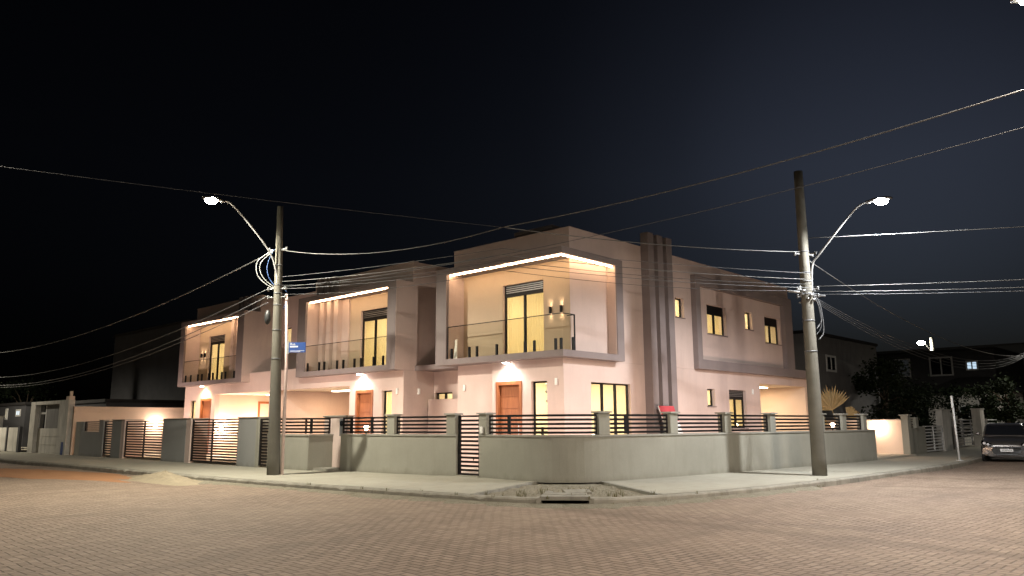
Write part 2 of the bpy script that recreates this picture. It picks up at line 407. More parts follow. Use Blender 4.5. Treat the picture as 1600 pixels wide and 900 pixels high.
def window(root, ax, pl, a0, a1, z0, z1, n=2, pane='pane_lit', shutter=0.0, depth=0.10, slats=False, name='window', sill=True, mid=None):
    """dark metal frame set back in its opening; pane, shutter box and sill are sub-parts"""
    t = 0.045; d0, d1 = depth, depth+0.06; zt = z1-shutter
    fr = MB(); g = 0.002
    fbox(fr, ax, pl, a0+g, a0+t, d0, d1, z0+g, z1-g); fbox(fr, ax, pl, a1-t, a1-g, d0, d1, z0+g, z1-g)
    fbox(fr, ax, pl, a0+t, a1-t, d0, d1, z0+g, z0+t); fbox(fr, ax, pl, a0+t, a1-t, d0, d1, zt-t, zt)
    if not shutter: pass
    for k in range(1, n):
        a = a0+(a1-a0)*k/n
        fbox(fr, ax, pl, a-0.035, a+0.035, d0-0.01, d1, z0+t, zt-t)
    f = fr.build(name, 'black_metal', root)
    p = MB(); fbox(p, ax, pl, a0+t, a1-t, d0+0.03, d0+0.045, z0+t, zt-t); p.build('pane', pane, f)
    if shutter:
        b = MB(); fbox(b, ax, pl, a0+t, a1-t, d0+0.012, d1, zt, z1-g)
        b.build('shutter_box', 'black_metal', f)
        if slats:
            b = MB(); kn = 4
            for k in range(kn):
                zz = zt+shutter*(k+1.25)/(kn+1.2); fbox(b, ax, pl, a0+t+0.03, a1-t-0.03, d0-0.012, d0+0.010, zz, zz+0.028)
            b.build('shutter_slat', 'grey_metal', f)
    if sill:
        b = MB(); fbox(b, ax, pl, a0-0.04, a1+0.04, -0.035, depth, z0-0.035, z0-0.002); b.build('sill', 'grey_stucco', f)
    return f

def sheer():
    k = NT('sheer_curtain'); k.t.nodes.remove(k.bsdf)
    a = k.n('ShaderNodeBsdfTranslucent'); a.inputs[0].default_value = (0.86, 0.76, 0.52, 1)
    d = k.n('ShaderNodeBsdfDiffuse'); d.inputs[0].default_value = (0.80, 0.70, 0.48, 1)
    t = k.n('ShaderNodeBsdfTransparent'); m1 = k.n('ShaderNodeMixShader'); m1.inputs[0].default_value = 0.4
    m2 = k.n('ShaderNodeMixShader'); m2.inputs[0].default_value = 0.22
    k.link(a.outputs[0], m1.inputs[1]); k.link(d.outputs[0], m1.inputs[2]); k.link(m1.outputs[0], m2.inputs[1]); k.link(t.outputs[0], m2.inputs[2]); k.link(m2.outputs[0], k.out.inputs['Surface'])
    MAT['sheer_curtain'] = k.m
sheer()
def room(root, x0, x1, y0, y1, z0, z1, open_side, power, col=(1.0, 0.82, 0.54)):
    mb = MB(); t = 0.04
    mb.box(x0, x1, y0, y1, z0, z0+t); mb.box(x0, x1, y0, y1, z1-t, z1)
    mb.box(x1-t, x1, y0, y1, z0+t, z1-t)
    mb.box(x0, x1-t, y1-t, y1, z0+t, z1-t)
    if open_side == 'x': mb.box(x0, x1-t, y0, y0+t, z0+t, z1-t)
    else: mb.box(x0, x0+t, y0, y1-t, z0+t, z1-t)
    mb.build('room_lining', 'interior_paint', root)
    lx, ly = (x1-x0)*.3, (y1-y0)*.3
    light('room_lamp', 'AREA', ((x0+x1)/2, (y0+y1)/2, z1-t-0.05), power*1.9, col, root, shape='RECTANGLE', size=lx, size_y=ly)
def curtain(frame, ax, pl, a0, a1, z0, z1, depth, seed=1):
    random.seed(seed); mb = MB(); n = max(8, int((a1-a0)/0.018)); vs = []; p = random.uniform(0, 6)
    for i in range(n+1):
        a = a0+(a1-a0)*i/n
        for z in (z0, (z0+z1)/2, z1):
            d = depth+0.022*math.sin(a*62+p+0.5*math.sin(a*9))*(1.15-0.3*(z-z0)/(z1-z0))+0.008*math.sin(a*140)
            vs.append((pl+d, a, z) if ax == 'x' else (a, pl+d, z))
    mb.add(vs, [(i*3+k, i*3+k+1, i*3+k+4, i*3+k+3) for i in range(n) for k in range(2)], True)
    mb.build('curtain', 'sheer_curtain', frame, recalc=False)

def wood_door(root, ax, pl, a0, a1, z0, z1, hinge=1):
    fr = MB(); j = 0.11
    fbox(fr, ax, pl, a0+.002, a0+j, -0.02, 0.16, z0, z1-.002); fbox(fr, ax, pl, a1-j, a1-.002, -0.02, 0.16, z0, z1-.002); fbox(fr, ax, pl, a0+j, a1-j, -0.02, 0.16, z1-j, z1-.002)
    f = fr.build('door', 'door_wood', root)
    lf = MB(); fbox(lf, ax, pl, a0+j, a1-j, 0.10, 0.15, z0, z1-j)
    n = 7
    for k in range(n):
        h = (z1-j-z0)/n; fbox(lf, ax, pl, a0+j+0.10, a1-j-0.02, 0.085, 0.10, z0+h*k+0.012, z0+h*(k+1)-0.012)
    lf.build('door_leaf', 'door_wood', f)
    hd = MB(); a = a0+j+0.05 if hinge > 0 else a1-j-0.05
    fbox(hd, ax, pl, a-0.015, a+0.015, 0.02, 0.045, z0+0.8, z0+1.35); fbox(hd, ax, pl, a-0.01, a+0.01, 0.045, 0.10, z0+0.85, z0+0.88); fbox(hd, ax, pl, a-0.01, a+0.01, 0.045, 0.10, z0+1.27, z0+1.30)
    hd.build('handle', 'galvanised', f)
    return f

def resample(path, step=0.35):
    P = [Vector((p[0], p[1])) for p in path]
    # Catmull-Rom smooth
    out = []
    for i in range(len(P)-1):
        p0, p1, p2, p3 = P[max(i-1, 0)], P[i], P[i+1], P[min(i+2, len(P)-1)]
        n = max(1, int((p2-p1).length/step))
        for k in range(n):
            t = k/n
            out.append(0.5*((2*p1)+(p2-p0)*t+(2*p0-5*p1+4*p2-p3)*t*t+(3*p1-p0-3*p2+p3)*t**3))
    out.append(P[-1]); return out

class Path:
    def __init__(s, pts, step=0.3):
        s.p = resample(pts, step); s.s = [0]
        for a, b in zip(s.p, s.p[1:]): s.s.append(s.s[-1]+(b-a).length)
    def at(s, t):
        t = max(0, min(s.s[-1], t))
        for i in range(len(s.s)-1):
            if t <= s.s[i+1] or i == len(s.s)-2:
                k = (t-s.s[i])/max(1e-6, s.s[i+1]-s.s[i]); a, b = s.p[i], s.p[i+1]
                return a.lerp(b, k), (b-a).normalized()
    def near(s, q):
        q = Vector(q); best = (1e9, 0)
        for i in range(len(s.p)-1):
            a, b = s.p[i], s.p[i+1]; k = max(0, min(1, (q-a).dot(b-a)/(b-a).length_squared)); d = (a.lerp(b, k)-q).length
            if d < best[0]: best = (d, s.s[i]+(b-a).length*k)
        return best[1]
    def sub(s, t0, t1, step=0.3):
        n = max(1, int((t1-t0)/step)); return [s.at(t0+(t1-t0)*k/n) for k in range(n+1)]
def sweep(mb, pts, o0, o1, z0, z1):
    """rectangular bar along (point, dir) samples; offsets measured to the left of travel"""
    vs = []
    for p, d in pts:
        n = Vector((-d.y, d.x))
        for o, z in ((o0, z0), (o1, z0), (o1, z1), (o0, z1)): q = p+n*o; vs.append((q.x, q.y, z))
    m_ = len(pts); fs = []
    for i in range(m_-1):
        for k in range(4): fs.append((i*4+k, i*4+(k+1) % 4, (i+1)*4+(k+1) % 4, (i+1)*4+k))
    fs += [(3,2,1,0), tuple((m_-1)*4+k for k in range(4))]
    return mb.add(vs, fs)

# ------------------------------------------------------------------ setting: ground, street, pavement
RZ = -0.15
KERB = [(9.9,75),(10.2,55),(10.35,40.4),(10.5,34.7),(10.58,30),(10.55,22.2),(10.72,18.05),(11.0,14.6),(11.15,13),(11.35,11.3),(11.75,10.15),(12.45,9.3),(13.3,8.86),(14.88,8.45),(17.08,8.13),(20.1,7.86),(24.5,7.70),(31.2,7.68),(36.3,8.1),(46,9.0),(70,11.2),(100,14)]
kerb = Path(KERB, 0.25)
g = MB(); g.add([(-900,-900,-0.42), (1400,-900,-0.42), (1400,1400,-0.42), (-900,1400,-0.42)], [(0,1,2,3)])
tag(g.build('ground', 'terrain_soil'), kind='structure')
# street surface: a gently uneven grid
road = MB(); random.seed(3)
def road_h(x, y): return RZ + 0.012*math.sin(x*0.7+y*0.4)+0.010*math.sin(x*0.31-y*0.83+1.0)-0.006
nx, ny = 90, 110; xs = [-20+150*i/nx for i in range(nx+1)]; ys = [-25+135*j/ny for j in range(ny+1)]
vs = [(x, y, road_h(x, y)) for y in ys for x in xs]
road.add(vs, [(j*(nx+1)+i, j*(nx+1)+i+1, (j+1)*(nx+1)+i+1, (j+1)*(nx+1)+i) for j in range(ny) for i in range(nx)], True)
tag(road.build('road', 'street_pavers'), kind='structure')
# kerb stones as one irregular strip with chips, left open at the drain
kb = MB(); random.seed(11)
def rough_kerb(t0, t1):
    pts = kerb.sub(t0, t1, 0.16); vs = []
    for p, d in pts:
        n = Vector((-d.y, d.x)); j = random.uniform(-0.012, 0.012); c = random.random()
        top = -0.004-(0.05*random.random() if c < 0.10 else 0.012*random.random())
        for o, z in ((-0.035+j, RZ-0.15), (-0.02+j, top-0.035), (0.012+j, top), (0.13, 0.0-0.006), (0.13, RZ-0.15)):
            q = p+n*o; vs.append((q.x, q.y, z))
    m_ = len(pts)
    kb.add(vs, [(i*5+k, i*5+k+1, (i+1)*5+k+1, (i+1)*5+k) for i in range(m_-1) for k in range(4)], False)
T_L, T_R = kerb.near((11.70, 10.24)), kerb.near((12.32, 9.43))
rough_kerb(0, T_L); rough_kerb(T_R, kerb.s[-1])
tag(kb.build('kerb', 'kerb_concrete', recalc=True), kind='structure')

FENCE = [(14.52,20.9),(14.60,18.6),(14.80,17.2),(14.95,16.3),(15.03,15.4),(14.95,14.5),(14.85,13.75),(14.87,13.15),(15.02,12.65),(15.32,12.25),(15.75,11.93),(16.35,11.68),(17.1,11.53),(18.3,11.38),(20.8,11.12),(23.1,10.87),(28.0,10.52),(31.2,10.42)]
fence = Path(FENCE, 0.2)
def strip_between(name, left, right, z, mat):
    mb = MB(); n = len(left); mb.add([(p[0], p[1], z) for p in left]+[(p[0], p[1], z) for p in right], [(i, i+1, n+i+1, n+i) for i in range(n-1)])
    return tag(mb.build(name, mat, recalc=False), kind='structure')
def inner_edge(p):
    """where the pavement meets walls, for a kerb point"""
    pass
# pavement: kerb side offset .12, wall side runs under the walls
def koff(t, o):
    p, d = kerb.at(t); n = Vector((-d.y, d.x)); return p+n*o
tA = kerb.near((11.28, 11.75)); tB = kerb.near((13.75, 8.72))
# left run
ts = [tA*k/60 for k in range(61)]
left_k = [koff(t, 0.12) for t in ts]
left_w = []
for t in ts:
    p = koff(t, 0.12); y = p.y
    x = 15.2 if y < 21 else 15.2
    left_w.append(Vector((x, y + (0.9 if False else 0))))
left_w[-1] = Vector((15.05, 13.2)); left_w[-2] = Vector((15.1, 13.6))
strip_between('pavement', left_k, left_w, 0.0, 'walk_concrete')
ts = [tB+(kerb.s[-1]-tB)*(k/70)**1.6 for k in range(71)]
rk = [koff(t, 0.12) for t in ts]; rw = [Vector((p.x+(3.1 if i == 0 else 2.6*max(0, 1-i/14)), 12.2 if p.x < 50 else p.y+4)) for i, p in enumerate(rk)]
rw[0] = Vector((16.05, 12.05))
strip_between('pavement', rk, rw, 0.0, 'walk_concrete')
# bare earth patch at the corner, around the drain
random.seed(5); mb = MB(); nu, nv = 60, 24
a0, a1 = koff(tA, 0.11), koff(tB, 0.11)
vs = []
for i in range(nu+1):
    t = tA+(tB-tA)*i/nu; k_ = koff(t, 0.11); fpt = fence.at(fence.near((14.9, 13.45))+(fence.near((16.05, 11.8))-fence.near((14.9, 13.45)))*i/nu)[0]
    for j in range(nv+1):
        v = j/nv; q = k_.lerp(fpt, v); edge = min(1, 4*min(v, 1-v)+0.15)*min(1, 10*min(i/nu, 1-i/nu)+0.1)
        h = -0.055+0.06*edge*(math.sin(q.x*5.3+q.y*3.1)*0.3+random.uniform(-0.5, 0.7)*0.55)
        vs.append((q.x, q.y, h))
mb.add(vs, [(i*(nv+1)+j, (i+1)*(nv+1)+j, (i+1)*(nv+1)+j+1, i*(nv+1)+j+1) for i in range(nu) for j in range(nv)], False)
tag(mb.build('earth_verge', 'bare_dirt', recalc=True), kind='structure')
# thickness of the cut pavement edges beside the bare earth
mb = MB()
for a, b in ((left_k[-1], left_w[-1]), (rk[0], rw[0])):
    d = (b-a); c = (a+b)/2; nrm = Vector((-d.y, d.x)).normalized()*(0.05 if a is left_k[-1] else -0.05)
    mb.obox(c+(nrm*0.9 if False else nrm*0), d, d.length/2, 0.05, -0.13, 0.004)
tag(mb.build('pavement_edge', 'slab_concrete'), kind='structure')
# yard inside the fence
mb = MB(); mb.prism([(15.15,13.2),(15.55,12.45),(16.2,11.95),(17.3,11.68),(34.4,10.75),(34.4,14.6),(18,14.6),(18,21.5),(18,60),(14.1,60),(14.1,22),(14.75,21.2),(15.2,16)], -0.02, 0.06)
tag(mb.build('yard_paving', 'yard_floor'), kind='structure')
# loose sand line drifting along the gutter
random.seed(21); mb = MB()
pts = kerb.sub(kerb.near((10.6, 23)), kerb.near((19, 7.9)), 0.2); vs = []
for p, d in pts:
    n = Vector((-d.y, d.x)); wd = random.uniform(0.12, 0.55)
    for o, z in ((-0.03, RZ+0.045), (-0.03-wd*0.5, RZ+0.022+random.uniform(0, 0.012)), (-0.05-wd, RZ-0.02)):
        q = p+n*o; vs.append((q.x, q.y, z))
mb.add(vs, [(i*3+k, i*3+k+1, (i+1)*3+k+1, (i+1)*3+k) for i in range(len(pts)-1) for k in range(2)], True)
tag(mb.build('gutter_sand', 'bare_dirt', recalc=True), 'thin drift of sandy dirt lying along the gutter by the kerb', 'sand', kind='stuff')
# ------------------------------------------------------------------ corner house
def corner_house():
    r = thing('corner_house', (17.42, 14.24, 0), 'two storey pink stucco corner house with grey framed glass balcony, nearest the street corner', 'house', 'modern pink townhouses in the row')
    G0, XW, UX, YW = 0.06, 17.42, 17.78, 14.24
    mb = MB()
    wall_panel(mb, 'x', XW, YW, 17.11, G0, 3.278, [(15.86, 16.94, G0, 2.68), (14.87, 15.49, 0.35, 2.64)])
    wall_panel(mb, 'x', XW+0.13, 17.11, 18.81, G0, 3.278)
    wall_panel(mb, 'y', YW, XW+0.2, 29.78, G0, 3.278, [(18.7, 20.74, 0.35, 2.62), (25.58, 26.13, 2.0, 2.62), (27.2, 28.55, 1.2, 2.63)])
    wall_panel(mb, 'y', YW, 29.78, 34.4, 2.95, 3.278)
    wall_panel(mb, 'x', 29.58, YW+0.2, 18.6, G0, 2.95)
    wall_panel(mb, 'y', 18.61, XW+0.34, 34.4, G0, 3.278)
    mb.build('wall', 'facade_stucco', r)
    mb = MB(); wall_panel(mb, 'x', 34.2, YW+0.002, 18.60, G0, 2.95); mb.build('carport_wall', 'peach_stucco', r)
    mb = MB()
    wall_panel(mb, 'x', UX, YW, 19.27, 3.47, 7.2, [(15.27, 16.97, 3.47, 5.74)])
    ups = [(23.63, 24.2, 5.06, 5.75), (25.82, 27.27, 4.65, 5.75), (28.85, 29.46, 5.07, 5.77), (30.57, 32.0, 4.65, 5.75)]
    wall_panel(mb, 'y', YW, UX+0.2, 33.0, 3.282, 7.2, ups)
    wall_panel(mb, 'y', 19.07, UX+0.2, 33.0, 3.3, 7.2); wall_panel(mb, 'x', 32.8, YW+0.2, 19.07, 3.3, 7.2)
    mb.build('upper_wall', 'facade_stucco', r)
    mb = MB(); mb.box(UX+0.2, 32.8, YW+0.2, 19.07, 6.80, 6.95); mb.build('roof', 'asphalt_roof', r)
    mb = MB(); mb.box(20.5, 22.1, 17.2, 18.8, 6.95, 8.15); mb.box(20.4, 22.2, 17.1, 18.9, 8.15, 8.28); mb.build('water_tank_housing', 'grey_stucco', r)
    mb = MB(); mb.box(XW+0.2, 29.58, YW+0.2, 18.61, 2.95, 3.27); mb.box(29.78, 34.2, YW+0.2, 18.6, 2.95, 3.27); mb.build('ceiling', 'interior_paint', r)
    # coping caps along the parapet
    mb = MB(); mb.box(UX-0.015, UX+0.2, YW-0.015, 19.28, 7.2, 7.225); mb.box(UX+0.2, 21.56, YW-0.015, YW+0.215, 7.2, 7.225); mb.box(23.06, 33.02, YW-0.015, YW+0.215, 7.2, 7.225)
    mb.build('parapet_cap', 'facade_stucco', r)
    # balcony frame: L-shaped slabs plus jambs
    mb = MB()
    for z0, z1, e in ((3.28, 3.47, 0.2), (6.25, 6.45, 0.0)):
        mb.prism([(17.0, 13.9), (20.0, 13.9), (20.0, 14.238), (UX+e-0.002, 14.238), (UX+e-0.002, 19.3), (17.0, 19.3)], z0, z1)
    mb.box(17.0, UX-0.002, 18.8, 19.3, 3.47, 6.25); mb.box(19.65, 20.0, 13.9, 14.238, 3.47, 6.25)
    mb.build('balcony_frame', 'grey_stucco', r)
    MB().box(17.09, UX-0.004, 18.775, 18.798, 3.472, 6.248).build('frame_lining', 'facade_stucco', r); MB().box(19.63, 19.648, 13.93, 14.236, 3.472, 6.248).build('frame_lining', 'facade_stucco', r)
    mb = MB(); wall_panel(mb, 'x', UX-0.008, 14.245, 18.77, 3.474, 6.248, [(15.27, 16.97, 3.4, 5.74)], 0.006); mb.build('balcony_wall', 'tan_stucco', r)
    # upper window frame and the thin canopy it grows into
    mb = MB(); y0, y1 = 14.04, 14.238
    mb.box(24.72, 25.05, y0, y1, 3.64, 6.33); mb.box(32.12, 32.85, y0, y1, 3.64, 6.33); mb.box(24.72, 32.85, y0, y1, 6.33, 6.68); mb.box(24.72, 34.42, y0, y1, 3.3, 3.64)
    mb.build('window_surround', 'grey_stucco', r)
    mb = MB(); mb.box(33.0, 34.4, YW, 18.8, 3.28, 3.45); mb.build('carport_roof', 'grey_stucco', r)
    for a in (21.57, 22.14, 22.71):
        mb = MB(); mb.box(a, a+0.34, 13.94, 14.238, 0.06, 7.68); mb.build('pilaster', 'grey_stucco', r)
    # LED strips under the top slab
    mb = MB(); mb.box(17.10, 17.15, 14.0, 18.75, 6.205, 6.248); mb.box(17.16, 19.6, 14.0, 14.05, 6.205, 6.248); mb.build('light_strip', 'led_warm', r)
    f = window(r, 'x', UX, 15.27, 16.97, 3.47, 5.74, 2, 'clear_glass', 0.33, 0.08, True, sill=False, name='balcony_door')
    curtain(f, 'x', UX, 15.25, 16.99, 3.53, 5.5, 0.26, 3); room(r, 18.0, 21.4, 14.46, 18.9, 3.475, 6.0, 'x', 75)
    for (a0, a1, z0, z1), n, p, sh in zip(ups, (1, 2, 1, 2), (24, 46, 24, 30), (0, .30, 0, .30)):
        f = window(r, 'y', YW, a0, a1, z0, z1, n, 'clear_glass', sh, 0.12)
        if sh: curtain(f, 'y', YW, a0-.02, a0+(a1-a0)*(.99 if a0 < 27 else .52), z0-.1, z1, 0.30, int(a0))
        room(r, a0-.35-.3*(n > 1), a1+.25+.3*(n > 1), YW+.22, YW+(3.6 if n > 1 else 1.8), 3.55, 6.05, 'y', p)
    window(r, 'y', YW, 25.58, 26.13, 2.0, 2.62, 1, 'clear_glass', 0, 0.12); room(r, 25.2, 26.5, YW+.22, YW+1.8, 0.1, 2.9, 'y', 26)
    f = window(r, 'y', YW, 27.2, 28.55, 1.2, 2.63, 2, 'clear_glass', 0.31, 0.12, True); curtain(f, 'y', YW, 27.15, 28.6, 1.1, 2.5, 0.28, 5); room(r, 26.8, 29.0, YW+.22, YW+3.4, 0.1, 2.9, 'y', 40)
    wood_door(r, 'x', XW, 15.86, 16.94, 0.08, 2.68)
    # living room with real depth behind the clear corner windows
    window(r, 'y', YW, 18.7, 20.74, 0.35, 2.62, 3, 'clear_glass', 0, 0.10)
    window(r, 'x', XW, 14.87, 15.49, 0.35, 2.64, 1, 'clear_glass', 0, 0.10)
    mb = MB(); mb.box(21.6, 21.7, YW+0.2, 18.61, 0.06, 2.95); mb.box(XW+0.34, 21.6, 17.6, 17.7, 0.06, 2.95); mb.box(XW+0.2, 21.6, YW+0.2, 17.6, 0.06, 0.12)
    mb.build('room_wall', 'interior_paint', r)
    st = MB()
    for k in range(5): st.box(18.9, 21.5, 16.6, 16.64, 0.5+0.16*k, 0.53+0.16*k)
    for k in range(3): st.box(19.2+0.9*k, 19.24+0.9*k, 16.58, 16.66, 0.12, 1.30)
    st.build('stair_railing', 'black_metal', r)
    light('room_lamp', 'AREA', (19.4, 16.0, 2.9), 280, (1.0, 0.83, 0.56), r, shape='RECTANGLE', size=2.5, size_y=1.5)
    # pendant crystal lamp seen through the door-side window
    ch = MB(); random.seed(2); ch.tube([(18.6, 15.55, 2.95), (18.6, 15.55, 2.62)], 0.012, 6); ch.tube([(18.6, 15.55, 2.62), (18.6, 15.55, 2.58)], 0.30, 18)
    ch = ch.build('chandelier', 'galvanised', r)
    for k in range(18):
        an = random.uniform(0, 6.28); rr_ = random.uniform(0.05, 0.28); z = random.uniform(1.75, 2.4); q = (18.6+rr_*math.cos(an), 15.55+rr_*math.sin(an))
        MB().tube([(q[0], q[1], 2.58), (q[0], q[1], z+.05), (q[0], q[1], z+.03), (q[0], q[1], z), (q[0], q[1], z-.05)], [.004, .004, .03, .04, .008], 7).build('crystal_drop', 'grey_metal', ch)
    # carport ceiling fitting
    mb = MB(); mb.box(30.6, 33.4, 15.6, 15.9, 2.915, 2.948); mb.build('ceiling_lamp', 'ceiling_panel', r)
    light('carport_light', 'AREA', (32.0, 16.2, 2.88), 130, (1.0, 0.70, 0.42), r, shape='RECTANGLE', size=2.6, size_y=1.2)
    # balustrade
    gl = MB(); x = 17.06
    for a0, a1 in ((13.98, 15.30), (15.31, 17.05), (17.06, 18.77)): gl.box(x, x+0.012, a0, a1, 3.475, 4.50)
    gl.box(x+0.014, 17.62, 13.96, 13.972, 3.475, 4.50)
    gl = gl.build('balcony_railing', 'rail_glass', r)
    h = MB(); h.box(x-0.008, x+0.022, 13.95, 18.78, 4.50, 4.52); h.box(x+0.022, 17.63, 13.95, 13.985, 4.50, 4.52); h.box(17.60, 17.632, 13.95, 13.985, 3.475, 4.50); h.box(17.60, 17.632, 13.985, 14.236, 4.495, 4.52); h.box(x-0.006, x+0.02, 18.765, 18.79, 3.475, 4.50)
    h.build('handrail', 'black_metal', gl)
    for a in (18.58, 17.76, 17.42, 16.56, 15.40, 15.03, 14.22, 14.02):
        c = MB(); c.box(x-0.03, x+0.035, a-0.03, a+0.03, 3.472, 3.80); c.build('glass_clamp', 'black_metal', gl)
    c = MB(); c.box(17.50, 17.57, 13.93, 13.99, 3.472, 3.85); c.build('glass_clamp', 'black_metal', gl)
    return r
corner_house()

def semi(sgn, label, which):
    """one half of the mirrored pair further left; o() turns an offset from the party wall into Y"""
    MY = 29.9
    def o(a, b): return tuple(sorted((MY+sgn*a, MY+sgn*b)))
    r = thing('row_house', (17.42, MY+sgn*5.4, 0), label, 'house', 'modern pink townhouses in the row')
    XW, UX, G0 = 17.42, 17.78, 0.06
    mb = MB()
    ops = [(*o(5.7, 6.75), G0, 2.66), (*o(7.27, 7.83), 0.35, 2.60)]
    wall_panel(mb, 'x', XW, *o(5.3, 8.47), G0, 3.278, ops)
    wall_panel(mb, 'x', XW, *o(2.2, 5.3), 2.84, 3.278); wall_panel(mb, 'x', XW, *o(0.105, 2.2), 2.84, 3.68)
    a0, a1 = o(8.27, 8.47); mb.box(XW+0.2, 26, a0, a1, G0, 3.278)
    mb.build('wall', 'facade_stucco', r)
    mb = MB(); a0, a1 = o(5.3, 5.5); mb.box(XW+0.2, 22.5, a0, a1, G0, 2.84)
    a0, a1 = o(0.105, 5.3); mb.box(22.5, 22.7, a0, a1, G0, 2.84)
    mb.build('carport_wall', 'peach_stucco', r)
    mb = MB(); a0, a1 = o(0.105, 8.27); mb.box(XW+0.2, 26, a0, a1, 2.84, 3.27); mb.build('ceiling', 'interior_paint', r)
    mb = MB(); a0, a1 = o(0.105, 2.2); mb.box(XW+0.2, 18.9, a0, a1, 3.5, 3.66); mb.build('terrace_slab', 'grey_stucco', r)
    mb = MB()
    wall_panel(mb, 'x', UX, *o(2.2, 8.47), 3.47, 7.2, [(*o(5.4, 7.0), 3.47, 5.70)])
    a0, a1 = o(8.27, 8.47); mb.box(UX+0.2, 26, a0, a1, 3.282, 7.2)
    a0, a1 = o(2.2, 2.4); mb.box(UX+0.2, 18.9, a0, a1, 3.282, 7.2)
    wall_panel(mb, 'x', 18.9, *o(0.0, 2.4), 3.66, 7.2, [(*o(1.4, 2.0), 5.03, 5.79)])
    a0, a1 = o(0.0, 8.27); mb.box(26, 26.2, a0, a1, 0.06, 7.2)
    mb.build('upper_wall', 'facade_stucco', r)
    mb = MB(); a0, a1 = o(0.0, 8.27); mb.box(19.1, 26, a0, a1, 6.8, 6.95); mb.build('roof', 'asphalt_roof', r)
    mb = MB(); a0, a1 = o(2.19, 8.48); mb.box(UX-0.015, UX+0.215, a0, a1, 7.2, 7.225); mb.build('parapet_cap', 'facade_stucco', r)
    # balcony box frame
    mb = MB(); a0, a1 = o(2.2, 8.47)
    mb.box(17.0, UX+0.198, a0, a1, 3.28, 3.47); mb.box(17.0, UX-0.002, a0, a1, 6.25, 6.45)
    for p, q in ((2.2, 2.75), (8.0, 8.47)): b0, b1 = o(p, q); mb.box(17.0, UX-0.002, b0, b1, 3.47, 6.25)
    mb.build('balcony_frame', 'grey_stucco', r)
    ys = min(o(2.2, 8.47)); MB().box(17.012, UX+0.19, ys-0.012, ys-0.001, 3.282, 6.448).build('frame_side', 'facade_stucco', r)
    for p, q in ((2.752, 2.77), (7.98, 7.998)): b0, b1 = o(p, q); MB().box(17.08, UX-0.004, b0, b1, 3.472, 6.248).build('frame_lining', 'facade_stucco', r)
    mb = MB(); b0, b1 = o(2.772, 4.7); mb.box(17.70, UX-0.002, b0, b1, 3.472, 6.248); mb.build('balcony_panel', 'facade_stucco', r)
    mb = MB(); wall_panel(mb, 'x', UX-0.008, *o(4.702, 7.975), 3.474, 6.248, [(*o(5.4, 7.0), 3.4, 5.70)], 0.006); mb.build('balcony_wall', 'tan_stucco', r)
    for p in (3.0, 3.5, 4.0):
        mb = MB(); b0, b1 = o(p, p+0.26); mb.box(17.48, 17.698, b0, b1, 3.472, 6.248); mb.build('pilaster', 'facade_stucco', r)
    for p in (2.6, 3.1, 3.6):
        mb = MB(); b0, b1 = o(p, p+0.26); mb.box(17.58, UX-0.002, b0, b1, 6.452, 7.26); mb.build('pilaster', 'grey_stucco', r)
    mb = MB(); b0, b1 = o(2.85, 7.9); mb.box(17.10, 17.15, b0, b1, 6.205, 6.248); mb.build('light_strip', 'led_warm', r)
    b0, b1 = o(5.4, 7.0); f = window(r, 'x', UX, b0, b1, 3.47, 5.70, 2, 'clear_glass', 0.36, 0.08, True, sill=False, name='balcony_door')
    curtain(f, 'x', UX, b0-.02, b1+.02, 3.53, 5.45, 0.26, 6+sgn); b0, b1 = o(4.8, 8.1); room(r, 18.0, 21.4, b0, b1, 3.475, 6.0, 'x', 62)
    b0, b1 = o(1.4, 2.0); window(r, 'x', 18.9, b0, b1, 5.03, 5.79, 1, 'clear_glass', 0, 0.10); b0, b1 = o(0.9, 2.3); room(r, 19.12, 20.9, b0, b1, 3.7, 6.1, 'x', 16)
    b0, b1 = o(7.27, 7.83); f = window(r, 'x', XW, b0, b1, 0.35, 2.60, 1, 'clear_glass', 0, 0.10); curtain(f, 'x', XW, b0, b1, 0.2, 2.7, 0.26, 9); b0, b1 = o(6.95, 8.2); room(r, 17.64, 19.4, b0, b1, 0.1, 2.8, 'x', 30)
    b0, b1 = o(5.7, 6.75); wood_door(r, 'x', XW, b0, b1, 0.08, 2.66, -sgn)
    if which == 'far': wood_door(r, 'y', MY+5.3, 19.6, 20.5, 0.08, 2.55)
    b0, b1 = o(1.2, 4.2); mb = MB(); mb.box(19.4, 19.7, b0, b1, 2.805, 2.838); mb.build('ceiling_lamp', 'ceiling_panel', r)
    light('carport_light', 'AREA', (19.5, MY+sgn*2.7, 2.77), 150, (1.0, 0.69, 0.41), r, shape='RECTANGLE', size=1.2, size_y=3.0)
    gl = MB(); x = 17.06
    for p, q in ((2.79, 4.5), (4.51, 6.2), (6.21, 7.97)): b0, b1 = o(p, q); gl.box(x, x+0.012, b0, b1, 3.475, 4.47)
    gl = gl.build('balcony_railing', 'rail_glass', r)
    h = MB(); b0, b1 = o(2.78, 7.975); h.box(x-0.008, x+0.022, b0, b1, 4.47, 4.488); h.build('handrail', 'black_metal', gl)
    for p in (2.95, 3.75, 4.1, 4.95, 5.35, 6.05, 6.45, 7.2, 7.75):
        c = MB(); y = MY+sgn*p; c.box(x-0.03, x+0.035, y-0.03, y+0.03, 3.472, 3.80); c.build('glass_clamp', 'black_metal', gl)
    return r
semi(-1, 'middle pink row house with open carport, between the corner house and the far left house', 'near')
semi(1, 'farthest left pink row house, behind the slatted gates and left of the utility pole', 'far')
# fin wall between the two carports
mb = MB(); mb.box(17.2, 22.5, 29.8, 30.0, 0.06, 2.835); mb.box(17.2, 17.415, 29.8, 30.0, 2.835, 3.95)
tag(mb.build('party_wall', 'facade_stucco'), 'narrow pink party wall standing up between the two open carports', 'wall')
